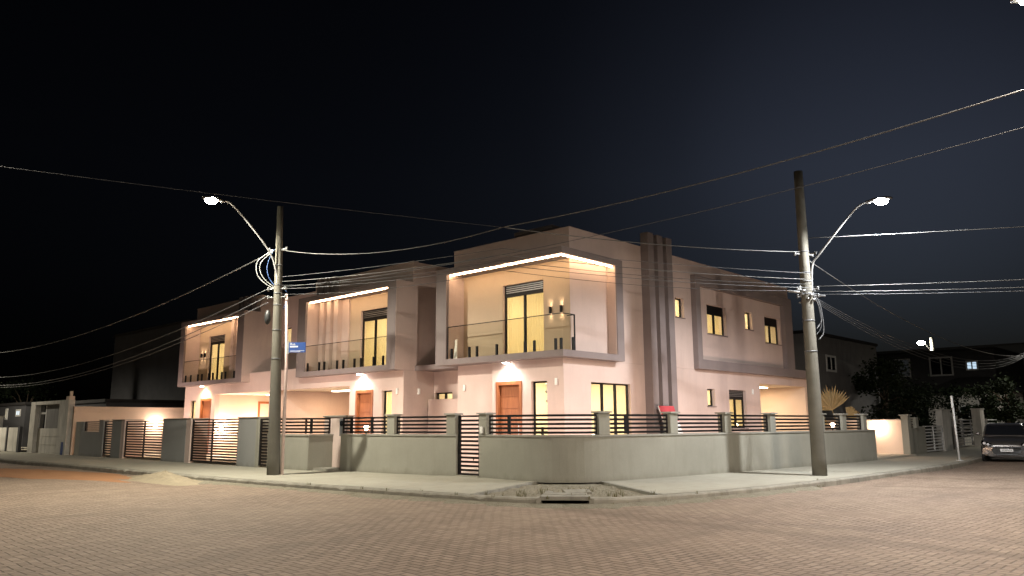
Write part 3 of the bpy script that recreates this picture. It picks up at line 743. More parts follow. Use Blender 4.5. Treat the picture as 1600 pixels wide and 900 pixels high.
# low link between the middle house and the corner house
r = thing('side_passage', (18.9, 20.2, 0), 'low link building with a ledge and strip window between corner and middle houses', 'outbuilding')
mb = MB(); wall_panel(mb, 'x', 18.82, 19.28, 21.42, 0.06, 3.27, [(20.45, 21.36, 2.2, 2.52)]); mb.build('wall', 'facade_stucco', r)
mb = MB(); mb.box(17.9, 21.5, 19.31, 21.425, 3.275, 3.44); mb.build('canopy', 'grey_stucco', r)
window(r, 'x', 18.82, 20.45, 21.36, 2.2, 2.52, 2, 'clear_glass', 0, 0.10); room(r, 19.05, 20.8, 19.5, 21.42, 0.3, 2.9, 'x', 26)
mb = MB(); mb.box(18.45, 18.57, 18.85, 21.3, 0.06, 2.24); mb.box(18.43, 18.59, 18.84, 21.31, 2.24, 2.27); mb.build('screen_wall', 'facade_stucco', r)
# ------------------------------------------------------------------ lamps on the houses
def porch_lamp(x, y, z, label, col, power, bulb):
    r = thing('porch_lamp', (x, y, z), label, 'lamp', 'porch lamps under the balconies')
    mb = MB(); mb.tube([(x, y, z), (x, y, z-0.045)], [0.10, 0.11], 16); mb.build('housing', 'white_plastic', r)
    mb = MB(); mb.tube([(x, y, z-0.046), (x, y, z-0.062)], [0.09, 0.085], 16); mb.build('diffuser', bulb, r)
    light('porch_light', 'SPOT', (x, y, z-0.10), power, col, r, spot_size=R(150), spot_blend=0.6, shadow_soft_size=0.06)
porch_lamp(17.22, 16.35, 3.278, 'bright white porch lamp above the wooden door of the corner house', (1.0, 0.93, 0.90), 150, 'bulb_white')
porch_lamp(17.22, 23.75, 3.278, 'white porch lamp under the middle house balcony, above its wooden door', (1.0, 0.93, 0.90), 150, 'bulb_white')
porch_lamp(17.22, 36.2, 3.278, 'yellowish porch lamp under the far left house balcony', (1.0, 0.74, 0.40), 260, 'bulb_warm')

def sconce(x, y, z, label):
    r = thing('wall_sconce', (x, y, z), label, 'wall lamp', 'balcony up and down lights')
    mb = MB(); mb.tube([(x-0.05, y, z-0.10), (x-0.05, y, z+0.10)], 0.045, 14, caps=False)
    mb.box(x-0.02, x, y-0.03, y+0.03, z-0.04, z+0.04); mb.build('housing', 'black_metal', r)
    mb = MB(); mb.tube([(x-0.05, y, z-0.08), (x-0.05, y, z+0.08)], 0.035, 12); mb.build('bulb', 'sconce_glow', r)
    for s_, nm in ((1, 'up_light'), (-1, 'down_light')):
        light(nm, 'SPOT', (x-0.05, y, z+s_*0.10), 6, (1.0, 0.72, 0.45), r, spot_size=R(75), spot_blend=0.5, shadow_soft_size=0.02, rot=(math.pi if s_ > 0 else 0, 0, 0))
sconce(17.778, 14.97, 4.76, 'small two way wall sconce beside the corner house balcony door')
sconce(17.778, 14.55, 4.76, 'small two way wall sconce nearest the corner of the balcony wall')
sconce(17.778, 37.55, 4.80, 'two way wall sconce on the far left house, outer of its pair')
sconce(17.778, 37.20, 4.80, 'two way wall sconce on the far left house, nearer its balcony door')

def wall_lamp(p, n, label, power=60, col=(1.0, 0.72, 0.56)):
    """round bulkhead lamp; n points away from the wall"""
    p = Vector(p); n = Vector(n)
    r = thing('bulkhead_lamp', p, label, 'wall lamp', 'warm bulkhead lamps on yard walls')
    mb = MB(); mb.tube([p, p+n*0.05], [0.11, 0.105], 16); mb.build('housing', 'white_plastic', r)
    mb = MB(); c = p+n*0.055; mb.ball(c, 0.12, 14); mb.build('globe', 'bulb_warm', r)
    light('bulkhead_light', 'POINT', p+n*0.25, power*2.2, col, r, shadow_soft_size=0.08)
wall_lamp((18.0, 42.998, 1.45), (0, -1, 0), 'glowing round lamp on the peach wall, right side behind the widest left gate', 45)
wall_lamp((17.75, 35.198, 1.25), (0, -1, 0), 'glowing round lamp on carport wall, behind the middle left gate', 70)
wall_lamp((19.35, 35.198, 1.25), (0, -1, 0), 'glowing round lamp on carport wall, beside the utility pole', 70)
wall_lamp((35.998, 11.86, 1.20), (-1, 0, 0), 'glowing round lamp on the driveway wall past the right end of fence', 22)

def garden_lamp(x, y, label, power=70):
    r = thing('garden_lamp', (x, y, 0.06), label, 'garden lamp', 'garden post lamps inside the fence')
    mb = MB(); mb.tube([(x, y, 0.06), (x, y, 1.22)], 0.03, 10); mb.tube([(x, y, 0.06), (x, y, 0.08)], 0.08, 12); mb.build('post', 'black_metal', r)
    mb = MB(); mb.ball((x, y, 1.30), 0.085, 12); mb.build('globe', 'bulb_warm', r)
    light('garden_light', 'POINT', (x, y, 1.30), power*2.2, (1.0, 0.70, 0.50), r, shadow_soft_size=0.09)
garden_lamp(16.3, 22.0, 'glowing garden post lamp behind the fence before the middle house door')
garden_lamp(32.0, 12.3, 'glowing garden post lamp behind the right hand fence panel near the palm')
garden_lamp(15.7, 39.6, 'glowing garden post lamp before the peach wall behind the leftmost gate', 60)
# small yard lamps low behind the corner fence that wash the house front
def step_lamp(x, y, z, n, label, power):
    n = Vector(n); p = Vector((x, y, z)); r = thing('step_lamp', p, label, 'wall lamp', 'step lamps on the inner face of the fence')
    t = Vector((-n.y, n.x, 0))
    mb = MB(); mb.obox((x+n.x*0.012, y+n.y*0.012), t, 0.09, 0.012, z-0.05, z+0.05); mb.build('plate', 'white_plastic', r)
    mb = MB(); mb.obox((x+n.x*0.027, y+n.y*0.027), t, 0.07, 0.003, z-0.03, z+0.03); mb.build('diffuser', 'bulb_warm', r)
    q = p+n*0.06
    light('step_light', 'SPOT', q, power, (1.0, 0.74, 0.65), r, spot_size=R(150), spot_blend=0.8, shadow_soft_size=0.06, rot=n.to_track_quat('-Z', 'Y').to_euler())
for x, y, n, lb in ((14.80, 19.7, (1, 0, 0), 'step lamp inside the fence, nearest the meter wall'), (15.02, 17.6, (1, 0, 0), 'step lamp inside the fence left of the narrow gate'), (15.16, 14.2, (1, 0, 0), 'step lamp inside the fence right of the narrow gate'),
                    (17.2, 11.72, (0, 1, 0), 'step lamp inside the fence at the rounded street corner'), (20.0, 11.42, (0, 1, 0), 'step lamp inside the fence facing the tall corner window'), (23.2, 11.08, (0, 1, 0), 'step lamp inside the fence facing the grey pilasters'),
                    (26.2, 10.86, (0, 1, 0), 'step lamp inside the fence facing the shuttered window'), (29.4, 10.70, (0, 1, 0), 'step lamp inside the fence facing the right carport')):
    step_lamp(x, y, 0.95, n, lb, 165)
for y, lb in ((37.3, 'added lamp on the inner face of pier left of the leftmost wide gate'), (31.4, 'added lamp on the inner face of pier between the wide gates'), (25.6, 'added lamp on the inner face of pier right of the wide gates')):
    step_lamp(14.125, y, 1.0, (1, 0, 0), lb, 800 if y > 35 else 600)  # unseen lamps added to brighten the view through the left gates

for (x, y, z, ax, lb) in ((17.548, 18.47, 2.56, 'x', 'small white junction box on the pink wall left of the corner house door'), (17.418, 14.50, 2.60, 'x', 'small white junction box at the corner edge of the corner house wall'),
                          (17.418, 21.75, 2.55, 'x', 'small white junction box at the right edge of the middle house front'), (18.1, 21.428, 2.55, 'y', 'small white junction box on the side of the middle house'),
                          (29.1, 14.238, 2.60, 'y', 'small white junction box beside the right carport opening')):
    mb = MB()
    if ax == 'x': mb.box(x-0.05, x, y-0.045, y+0.045, z-0.10, z+0.10)
    else: mb.box(x-0.045, x+0.045, y-0.05, y, z-0.10, z+0.10)
    tag(mb.build('junction_box', 'white_plastic', bevel=0.01), lb, 'junction box', 'white boxes on the facades')
# leaning white board on the balcony
mb = MB(); mb.add([(17.16,18.60,3.475),(17.16,18.45,3.475),(17.19,18.45,3.475),(17.19,18.60,3.475),(17.32,18.70,4.12),(17.32,18.62,4.12),(17.35,18.62,4.12),(17.35,18.70,4.12)], [(3,2,1,0),(4,5,6,7),(0,1,5,4),(1,2,6,5),(2,3,7,6),(3,0,4,7)])
tag(mb.build('wooden_board', 'white_plastic'), 'narrow white board leaning in the left corner of the glass balcony', 'board')

# ------------------------------------------------------------------ corner fence
def rail_panel(root, pts, z0=1.16, z1=1.63, n=5, name='railing', posts=()):
    mb = MB(); p = (z1-z0-0.045)/(n-1)
    for k in range(n): sweep(mb, pts, 0.07, 0.10, z0+p*k-0.005, z0+p*k+0.050)
    for q, d in (pts[0], pts[-1]): nn = Vector((-d.y, d.x)); c = q+nn*0.085; mb.obox(c, d, 0.022, 0.022, z0-0.02, z1+0.005)
    for k in posts:
        q, d = pts[min(len(pts)-1, int(len(pts)*k))]; nn = Vector((-d.y, d.x)); c = q+nn*0.085; mb.obox(c, d, 0.05, 0.02, z0-0.02, z1)
    return mb.build(name, 'black_metal', root)
cf = thing('corner_fence', (15.0, 13.0, 0), 'long curved grey-green fence wall with black slatted rails around the corner house', 'fence')
TG0, TG1 = fence.near((15.0, 16.1)), fence.near((15.05, 15.25))      # gate gap
E1 = fence.s[-1]
mb = MB(); sweep(mb, fence.sub(0, TG0, 0.2), 0, 0.18, -0.02, 1.08); sweep(mb, fence.sub(TG1, E1, 0.2), 0, 0.18, -0.02, 1.08)
mb.build('wall', 'fence_stucco', cf)
mb = MB(); sweep(mb, fence.sub(0, TG0, 0.2), -0.03, 0.21, 1.08, 1.125); sweep(mb, fence.sub(TG1, E1, 0.2), -0.03, 0.21, 1.08, 1.125)
mb.build('coping', 'fence_coping', cf)
PILL = [(14.56,18.5),fence.at(TG0-0.18)[0],fence.at(TG1+0.18)[0],(16.0,11.82),(18.5,11.36),(21.0,11.10),(23.4,10.85),(26.65,10.62),(28.35,10.5),(30.2,10.45)]
tp = [fence.near(p) for p in PILL]
for t in tp:
    q, d = fence.at(t); n = Vector((-d.y, d.x)); c = q+n*0.09
    mb = MB(); mb.obox(c, d, 0.16, 0.122, 1.126, 1.66); pl = mb.build('pillar', 'fence_stucco', cf, 0.008)
    mb = MB(); mb.obox(c, d, 0.20, 0.18, 1.66, 1.705); mb.build('pillar_cap', 'fence_coping', pl)
segs = [(0.02, tp[0]-0.16, (0.2, 0.62)), (tp[0]+0.16, tp[1]-0.16, ()), (tp[2]+0.16, tp[3]-0.16, (0.26,)), (tp[3]+0.16, tp[4]-0.16, (0.3,)), (tp[4]+0.16, tp[5]-0.16, ()), (tp[5]+0.16, tp[6]-0.16, ()), (tp[6]+0.16, tp[7]-0.16, ()), (tp[7]+0.16, tp[8]-0.16, ()), (tp[8]+0.16, tp[9]-0.16, ())]
for a, b, ps in segs: rail_panel(cf, fence.sub(a, b, 0.2), posts=ps)

def slat_gate(name, p0, p1, z0, z1, label, n, stile=0.045, group=None, mat='black_metal', mids=()):
    p0 = Vector(p0); p1 = Vector(p1); d = (p1-p0).normalized(); L = (p1-p0).length
    r = thing(name, (p0.x, p0.y, z0), label, 'gate', group)
    mb = MB()
    for c in (p0+d*stile/2, p1-d*stile/2): mb.obox(c, d, stile/2, 0.03, z0, z1)
    for k in mids: mb.obox(p0+d*L*k, d, 0.02, 0.03, z0, z1)
    mb.obox((p0+p1)/2, d, L/2-stile, 0.025, z1-0.045, z1); mb.obox((p0+p1)/2, d, L/2-stile, 0.025, z0, z0+0.045)
    mb.build('gate_frame', mat, r)
    mb = MB()
    for k in range(1, n): z = z0+0.02+(z1-z0-0.05)*k/n; mb.obox((p0+p1)/2, d, L/2-stile, 0.012, z-0.029, z+0.029)
    mb.build('slat_panel', mat, r)
    mb = MB(); q = p1-d*(stile/2); mb.obox(q-Vector((-d.y, d.x))*0.045, d, 0.02, 0.012, z0+0.85, z0+1.05); mb.build('handle', 'grey_metal', r)
    return r
qa, qb = fence.at(TG0+0.0)[0], fence.at(TG1)[0]
off = Vector((0.09, 0))
slat_gate('pedestrian_gate', qa+off-Vector((0, 0.01)), qb+off+Vector((0, 0.01)), 0.04, 1.64, 'narrow black slatted pedestrian gate in the curved corner fence', 14, 0.07)
mb = MB(); mb.obox((qa+qb)/2+off, qb-qa, 0.42, 0.12, -0.01, 0.035); tag(mb.build('gate_threshold', 'walk_concrete'), 'pale concrete threshold under the narrow pedestrian gate', 'step')
# intercom on the right-hand gate pillar
q, d = fence.at(tp[2]); n = Vector((-d.y, d.x)); c = q+n*(0.09-0.165)
mb = MB(); mb.obox(c, d, 0.05, 0.025, 1.16, 1.34); tag(mb.build('intercom', 'white_plastic', bevel=0.006), 'small white intercom box on pillar right of the pedestrian gate', 'intercom')
# leaning sale board inside the fence
r = thing('banner_board', (22.1, 13.6, 0.06), 'red and white board leaning against the pilasters behind the fence', 'signboard')
mb = MB(); y0 = 13.25
mb.add([(21.6,13.1,.06),(22.5,13.1,.06),(22.5,13.78,1.95),(21.6,13.78,1.95),(21.6,13.13,.05),(22.5,13.13,.05),(22.5,13.81,1.94),(21.6,13.81,1.94)], [(0,1,2,3),(7,6,5,4),(0,4,5,1),(1,5,6,2),(2,6,7,3),(3,7,4,0)])
mb.build('board', 'plate_white', r)
mb = MB()
def bp(x, f): return (x, 13.1+0.68*f-0.004, 0.06+1.89*f)
for f0, f1, x0, x1 in ((0.74, 1.0, 21.6, 22.5), (0.62, 0.66, 21.7, 22.35), (0.54, 0.57, 21.7, 22.2), (0.44, 0.49, 21.7, 22.4), (0.30, 0.34, 21.7, 22.1)):
    mb.add([bp(x0, f0), bp(x1, f0), bp(x1, f1), bp(x0, f1)], [(0,1,2,3)])
mb.build('print', 'red_cloth', r)

# meter wall between the two fences
r = thing('meter_wall', (14.9, 21.4, 0), 'short pinkish meter wall with capped top standing in the fence recess', 'wall')
mb = MB(); mb.box(14.8, 15.0, 20.95, 22.25, -0.02, 1.66); mb.build('wall', 'facade_stucco', r)
mb = MB(); mb.box(14.76, 15.04, 20.9, 22.3, 1.66, 1.70); mb.build('wall_cap', 'fence_coping', r)
mb = MB(); mb.box(14.1, 14.79, 20.95, 22.0, -0.01, 0.07); tag(mb.build('concrete_step', 'slab_concrete'), 'low concrete step in front of the meter wall', 'step')
r = thing('meter_box', (14.78, 21.1, 1.05), 'grey electricity meter box with dark round dial on the meter wall', 'meter box')
mb = MB(); mb.box(14.70, 14.798, 20.98, 21.26, 1.05, 1.60); mb.build('case', 'grey_metal', r, 0.01)
mb = MB(); mb.tube([(14.70, 21.12, 1.45), (14.67, 21.12, 1.45)], 0.085, 16); mb.build('dial', 'dark_glass', r)
mb = MB(); mb.tube([(14.72, 21.12, 1.05), (14.70, 21.12, 0.95), (14.74, 21.10, 0.92)], 0.025, 8); mb.build('conduit', 'grey_metal', r)

# ------------------------------------------------------------------ left fence run (along the left street)
XF = 13.9
lf = thing('street_fence', (XF, 33, 0), 'grey wall piers along the left street holding the slatted gates', 'fence')
def pier(y0, y1, z=1.66, th_=0.22, mat='left_fence_grey'):
    mb = MB(); mb.box(XF, XF+th_, y0, y1, -0.02, z); pl = mb.build('pier', mat, lf, 0.006)
    mb = MB(); mb.box(XF-0.03, XF+th_+0.03, min(y0, y1)-0.02, max(y0, y1)+0.02, z, z+0.03); mb.build('pier_cap', 'fence_coping', pl)
pier(38.85, 39.35); pier(36.75, 37.8); pier(36.38, 36.75, 1.66, 0.8, 'facade_stucco'); pier(30.36, 32.45); pier(29.95, 30.34, 1.66, 0.7, 'facade_stucco'); pier(25.0, 26.25); pier(24.85, 25.0, 1.66, 0.6, 'fence_stucco')  # facade stucco blocks put the piers' lit sides into the colour
mb = MB(); mb.box(XF, XF+0.2, 39.35, 41.75, -0.02, 1.16); mb.build('wall', 'left_fence_grey', lf)
mb = MB(); mb.box(XF, XF+0.2, 41.4, 41.75, 1.16, 1.62); mb.build('pier', 'left_fence_grey', lf)
low = [(Vector((XF, 24.2)), Vector((0, -1))), (Vector((XF, 21.74)), Vector((0, -1)))]
mb = MB(); mb.box(XF, XF+0.18, 21.74, 24.2, -0.02, 1.06); mb.box(XF+0.18, 14.8, 21.74, 21.92, -0.02, 1.06); mb.build('low_wall', 'fence_stucco', lf)
mb = MB(); mb.box(XF-0.03, XF+0.21, 21.71, 24.2, 1.06, 1.11); mb.box(XF+0.21, 14.8, 21.71, 21.95, 1.06, 1.11); mb.build('coping', 'fence_coping', lf)
rail_panel(lf, low, 1.15, 1.62, 5, posts=(0.99,))
rail_panel(lf, [(Vector((XF, 21.83)), Vector((1, 0))), (Vector((14.78, 21.83)), Vector((1, 0)))], 1.15, 1.62, 5)
rail_panel(lf, [(Vector((XF, 41.35)), Vector((0, -1))), (Vector((XF, 39.4)), Vector((0, -1)))], 1.2, 1.62, 5)
slat_gate('driveway_gate', (XF+0.08, 36.36), (XF+0.08, 32.47), 0.06, 1.62, 'wide black slatted double gate lit from behind, leftmost wide one', 14, 0.05, 'black slatted gates on left street', mids=(0.5,))
slat_gate('driveway_gate', (XF+0.08, 29.93), (XF+0.08, 26.28), 0.06, 1.64, 'wide black slatted double gate between grey piers, nearer the utility pole', 16, 0.07, 'black slatted gates on left street', mids=(0.45,))
slat_gate('side_gate', (XF+0.08, 38.82), (XF+0.08, 37.82), 0.06, 1.62, 'small black slatted gate at far left, beside the low grey wall', 14, 0.06, 'black slatted gates on left street')
slat_gate('side_gate', (XF+0.08, 24.83), (XF+0.08, 24.22), 0.06, 1.62, 'small black slatted gate partly hidden behind the utility pole', 15, 0.06, 'black slatted gates on left street')
# peach boundary wall
r = thing('boundary_wall', (19, 43.1, 0), 'long peach rendered boundary wall left of the row houses', 'wall')
mb = MB(); mb.box(13.95, 26, 43.0, 43.2, -0.02, 2.33); mb.build('wall', 'peach_stucco', r)
mb = MB(); mb.box(13.93, 26, 42.97, 43.23, 2.33, 2.38); mb.build('coping', 'peach_stucco', r)
mb = MB(); mb.box(13.97, 15.9, 42.93, 42.998, 2.08, 2.14); mb.build('moulding', 'peach_stucco', r)
mb = MB(); mb.box(13.9, 14.05, 41.78, 42.4, -0.02, 1.62); tag(mb.build('gate_post', 'fence_coping'), 'pale grey gate post beside the peach wall end', 'post')

# old garage portal next door
r = thing('garage_portal', (13.85, 46, 0), 'tall weathered white concrete garage portal with closed panel door, left end of street', 'gateway')
mb = MB()
mb.box(13.75, 14.03, 43.25, 44.6, -0.02, 2.55); mb.box(13.75, 14.03, 48.4, 49.2, -0.02, 2.55); mb.box(13.75, 14.03, 43.25, 49.2, 2.55, 2.72); mb.build('portal_frame', 'old_plaster', r)
mb = MB(); mb.box(13.95, 14.01, 44.6, 48.4, 0.0, 1.30); 
for z in (0.45, 0.88): mb.box(13.935, 13.95, 44.6, 48.4, z, z+0.02)
mb.build('door', 'old_plaster', r)
mb = MB(); mb.box(13.95, 14.01, 44.6, 47.2, 1.30, 2.55); mb.build('upper_panel', 'mid_plaster', r)
fr = MB(); fr.box(13.95, 14.03, 47.2, 47.32, 1.3, 2.55); fr.box(13.95, 14.03, 48.28, 48.4, 1.3, 2.55); fr.box(13.95, 14.03, 47.32, 48.28, 2.05, 2.15); fr = fr.build('window', 'white_metal', r)
p = MB(); p.box(13.98, 13.995, 47.32, 48.28, 1.3, 2.05); p.box(13.98, 13.995, 47.32, 48.28, 2.15, 2.55); p.build('pane', 'dark_glass', fr)
mb = MB(); mb.box(13.73, 13.75, 43.55, 43.85, 0.0, 0.62); mb.build('hatch', 'blue_sign', r)
mb = MB(); mb.box(13.77, 14.02, 43.3, 43.75, 2.72, 2.9); mb.box(13.85, 13.95, 43.4, 43.55, 2.9, 3.15); tag(mb.build('stone_ornament', 'peach_stucco'), 'small pale stone block sitting on the garage portal top', 'ornament')
r = thing('sheet_gate', (13.6, 52, 0), 'grey sheet metal yard gate with dark posts at far left', 'gate')
mb = MB(); mb.box(13.6, 13.66, 50.6, 54.6, 0.02, 1.35); mb.build('gate_leaf', 'old_plaster', r)
mb = MB(); mb.box(13.55, 13.7, 50.1, 50.45, 0, 1.4); mb.box(13.55, 13.7, 52.4, 52.6, 0, 1.4); mb.box(13.55, 13.7, 54.6, 54.9, 0, 1.4); mb.build('gate_frame', 'dark_plaster', r)
r = thing('white_gate_pillar', (13.6, 56, 0), 'thick white pillar with small grille at the left edge', 'pillar')
mb = MB(); mb.box(13.4, 14.0, 55.2, 58.5, -0.02, 2.0); mb.build('pillar', 'white_metal', r); mb = MB(); mb.box(13.37, 14.03, 55.1, 58.6, 2.0, 2.06); mb.build('pillar_cap', 'old_plaster', r)
# ------------------------------------------------------------------ right end of the fence: drive and neighbours
r = thing('driveway_wall', (36.1, 13.5, 0), 'pale pink wall lit by a lamp beyond the open driveway', 'wall')
mb = MB(); mb.box(36.002, 36.2, 10.83, 18.5, 0.0, 1.48); mb.build('wall', 'peach_stucco', r)
mb = MB(); mb.box(36.05, 36.23, 10.87, 18.5, 1.48, 1.52); mb.build('coping', 'peach_stucco', r)
mb = MB(); mb.prism([(31.2, 10.45), (36.0, 10.45), (36.0, 18.4), (34.5, 18.4), (34.5, 10.9), (31.2, 10.9)], -0.02, 0.07); tag(mb.build('driveway', 'yard_floor'), kind='structure')
mb = MB(); mb.box(35.6, 36.0, 10.55, 10.82, -0.02, 1.66); pl = mb.build('fence_pillar', 'fence_stucco'); tag(pl, 'single capped pillar at far side of the open driveway', 'pillar')
mb = MB(); mb.box(35.55, 36.05, 10.5, 10.87, 1.66, 1.71); mb.build('pillar_cap', 'fence_coping', pl)
r = thing('neighbour_fence', (38, 10.9, 0), 'low grey fence with a stub of rails right of the driveway pillar', 'fence')
mb = MB(); mb.box(36.15, 37.6, 10.8, 11.0, -0.02, 1.12); mb.box(37.4, 37.75, 10.75, 11.02, 1.12, 1.6); mb.box(37.8, 39.0, 10.85, 11.05, -0.02, 1.2); mb.build('wall', 'fence_stucco', r)
mb = MB()
for k in range(4): mb.box(36.15, 37.4, 10.88, 10.91, 1.17+0.11*k, 1.21+0.11*k)
mb.build('railing', 'black_metal', r)
slat_gate('white_gate', (39.1, 10.95), (42.2, 11.0), 0.06, 1.22, 'low white barred yard gate beside the tall concrete pier', 8, 0.08, 'pale yard gates on right street', 'white_metal', (0.5,))
def concrete_pier(x0, x1, y0, y1, z, label, mat='old_plaster'):
    mb = MB(); mb.box(x0, x1, y0, y1, -0.02, z); mb.box(x0-0.04, x1+0.04, y0-0.04, y1+0.04, z, z+0.05); tag(mb.build('concrete_pier', mat), label, 'pier')
concrete_pier(42.3, 43.7, 10.95, 11.25, 1.95, 'tall pale concrete pier right of the low white gate')
concrete_pier(51.5, 52.4, 11.35, 11.8, 2.1, 'tall grey concrete pier just left of the parked car')
slat_gate('white_gate', (46.0, 11.43), (51.0, 11.76), 0.08, 1.5, 'shadowed pale barred gate behind the bare sign post', 9, 0.10, 'pale yard gates on right street', 'grey_metal', (0.5,))
r = thing('garden_fence', (57, 12.6, 0), 'pale garden fence with slim bars behind the parked car', 'fence')
mb = MB(); mb.box(51.6, 75, 12.4, 12.6, -0.02, 0.5); mb.build('wall', 'old_plaster', r)
mb = MB()
for k in range(5): mb.box(51.6, 75, 12.48, 12.52, 0.6+0.22*k, 0.66+0.22*k)
for k in range(8): mb.box(52+3*k, 52.15+3*k, 12.45, 12.55, 0.5, 1.6)
mb.build('railing', 'white_metal', r)
# bare sign post
mb = MB(); mb.tube([(32.5, 7.98, -0.02), (32.45, 8.02, 2.35)], 0.035, 10); mb.tube([(32.5, 7.98, -0.02), (32.5, 7.98, 0.02)], 0.12, 10); mb.box(32.4, 32.5, 7.99, 8.05, 1.9, 2.33)
tag(mb.build('sign_post', 'white_metal'), 'thin pale bare sign post standing at the kerb before the parked car', 'sign post')

# ------------------------------------------------------------------ storm drain at the corner
dr = thing('storm_drain', (12.5, 9.5, RZ), 'broken concrete storm drain with dark mouth under the corner kerb', 'storm drain')
pa, da = kerb.at(T_L); pb, db = kerb.at(T_R); dd = (pb-pa).normalized(); nn = Vector((-dd.y, dd.x)); mid = (pa+pb)/2; L = (pb-pa).length
mb = MB(); mb.obox(mid+nn*0.17, dd, L/2-0.03, 0.21, -0.055, 0.025); mb.build('lid', 'slab_concrete', dr, 0.012)
mb = MB(); mb.obox(mid+nn*0.62, dd, L/2-0.1, 0.17, -0.04, 0.03); mb.build('back_slab', 'slab_concrete', dr, 0.012)
mb = MB(); mb.obox(mid+nn*0.35, dd, L/2, 0.03, RZ-0.2, -0.06); mb.build('back_wall', 'roof_dark', dr)
for q_ in (pa, pb): MB().obox(q_+nn*0.15, nn, 0.2, 0.05, RZ-0.1, -0.01).build('side_block', 'kerb_concrete', dr)
# broken slab fragments and weeds
random.seed(9)
for k, (x, y, sx, lb) in enumerate(((13.1, 10.4, 0.28, 'broken concrete chunk tilted behind the drain lid'), (12.35, 10.55, 0.17, 'small concrete chunk in the bare earth left of drain'))):
    mb = MB(); mb.obox((x, y), (1, -0.7+0.9*k), sx, sx*0.45, 0, 0.07); o = mb.build('concrete_chunk', 'slab_concrete', None, 0.012); o.rotation_euler = (0.14, -0.1, 0.3*k); o.location.z = -0.035
    tag(o, lb, 'rubble')
gm = MB(); random.seed(4)
def tuft(x, y, z, n, h):
    for _ in range(n):
        a = random.uniform(0, 6.28); l = random.uniform(0.5, 1)*h; r_ = random.uniform(0, 0.05); bx, by = x+r_*math.cos(a*3), y+r_*math.sin(a*3)
        dx, dy = math.cos(a)*l*0.5, math.sin(a)*l*0.5; px_, py_ = -math.sin(a)*0.006, math.cos(a)*0.006
        gm.add([(bx-px_, by-py_, z), (bx+px_, by+py_, z), (bx+dx*.5+px_*.6, by+dy*.5+py_*.6, z+l*.7), (bx+dx*.5-px_*.6, by+dy*.5-py_*.6, z+l*.7), (bx+dx, by+dy, z+l)], [(0,1,2,3), (3,2,4)])
for _ in range(34):
    t = kerb.near((10.7, 18))+random.random()*(kerb.near((20, 7.86))-kerb.near((10.7, 18))); q = koff(t, random.choice((-0.06, -0.09, 0.10))); tuft(q.x, q.y, RZ+0.0 if random.random() < .6 else -0.02, 6, 0.08)
for _ in range(28):
    t = tA+random.random()*(tB-tA); q = koff(t, random.uniform(0.15, 1.9)); tuft(q.x, q.y, -0.05, 8, 0.14)
tag(gm.build('weeds', 'grass_blade', recalc=False), 'thin dry weeds growing along the kerb and drain', 'weeds', kind='stuff')
# sand heap and orange earth patch on the left street
def mound(name, cx, cy, rx, ry, h, mat, seed, rot=0.0):
    random.seed(seed); mb = MB(); nr, na = 16, 48; vs = []; ph = [random.uniform(0, 6.28) for _ in range(6)]
    for i in range(nr+1):
        f = i/nr
        for k in range(na):
            a = 2*math.pi*k/na; wob = 1+0.16*math.sin(2*a+ph[0])+0.10*math.sin(5*a+ph[1])+0.05*math.sin(11*a+ph[2])
            x, y = rx*f*wob*math.cos(a), ry*f*wob*math.sin(a)
            z = h*max(0, (1-f))**1.25*(1+0.22*math.sin(7*a+ph[3]+f*6)*f)+random.uniform(-1, 1)*0.028*min(1, h*5)*(1-f*f)
            vs.append((cx+x*math.cos(rot)-y*math.sin(rot), cy+x*math.sin(rot)+y*math.cos(rot), RZ-0.012+z+0.02*(1-f)))
    fs = [(i*na+k, (i+1)*na+k, (i+1)*na+(k+1) % na, i*na+(k+1) % na) for i in range(nr) for k in range(na)]
    mb.add(vs, fs, True); return mb.build(name, mat)
tag(mound('sand_heap', 10.1, 23.2, 0.75, 2.6, 0.24, 'sand', 31), 'low ragged heap of pale sand against the kerb on the left street', 'sand')
tag(mound('earth_patch', 8.9, 30.0, 1.5, 6.5, 0.05, 'orange_dirt', 33), 'flat patch of orange earth spilled beside the sand heap', 'earth', kind='stuff')
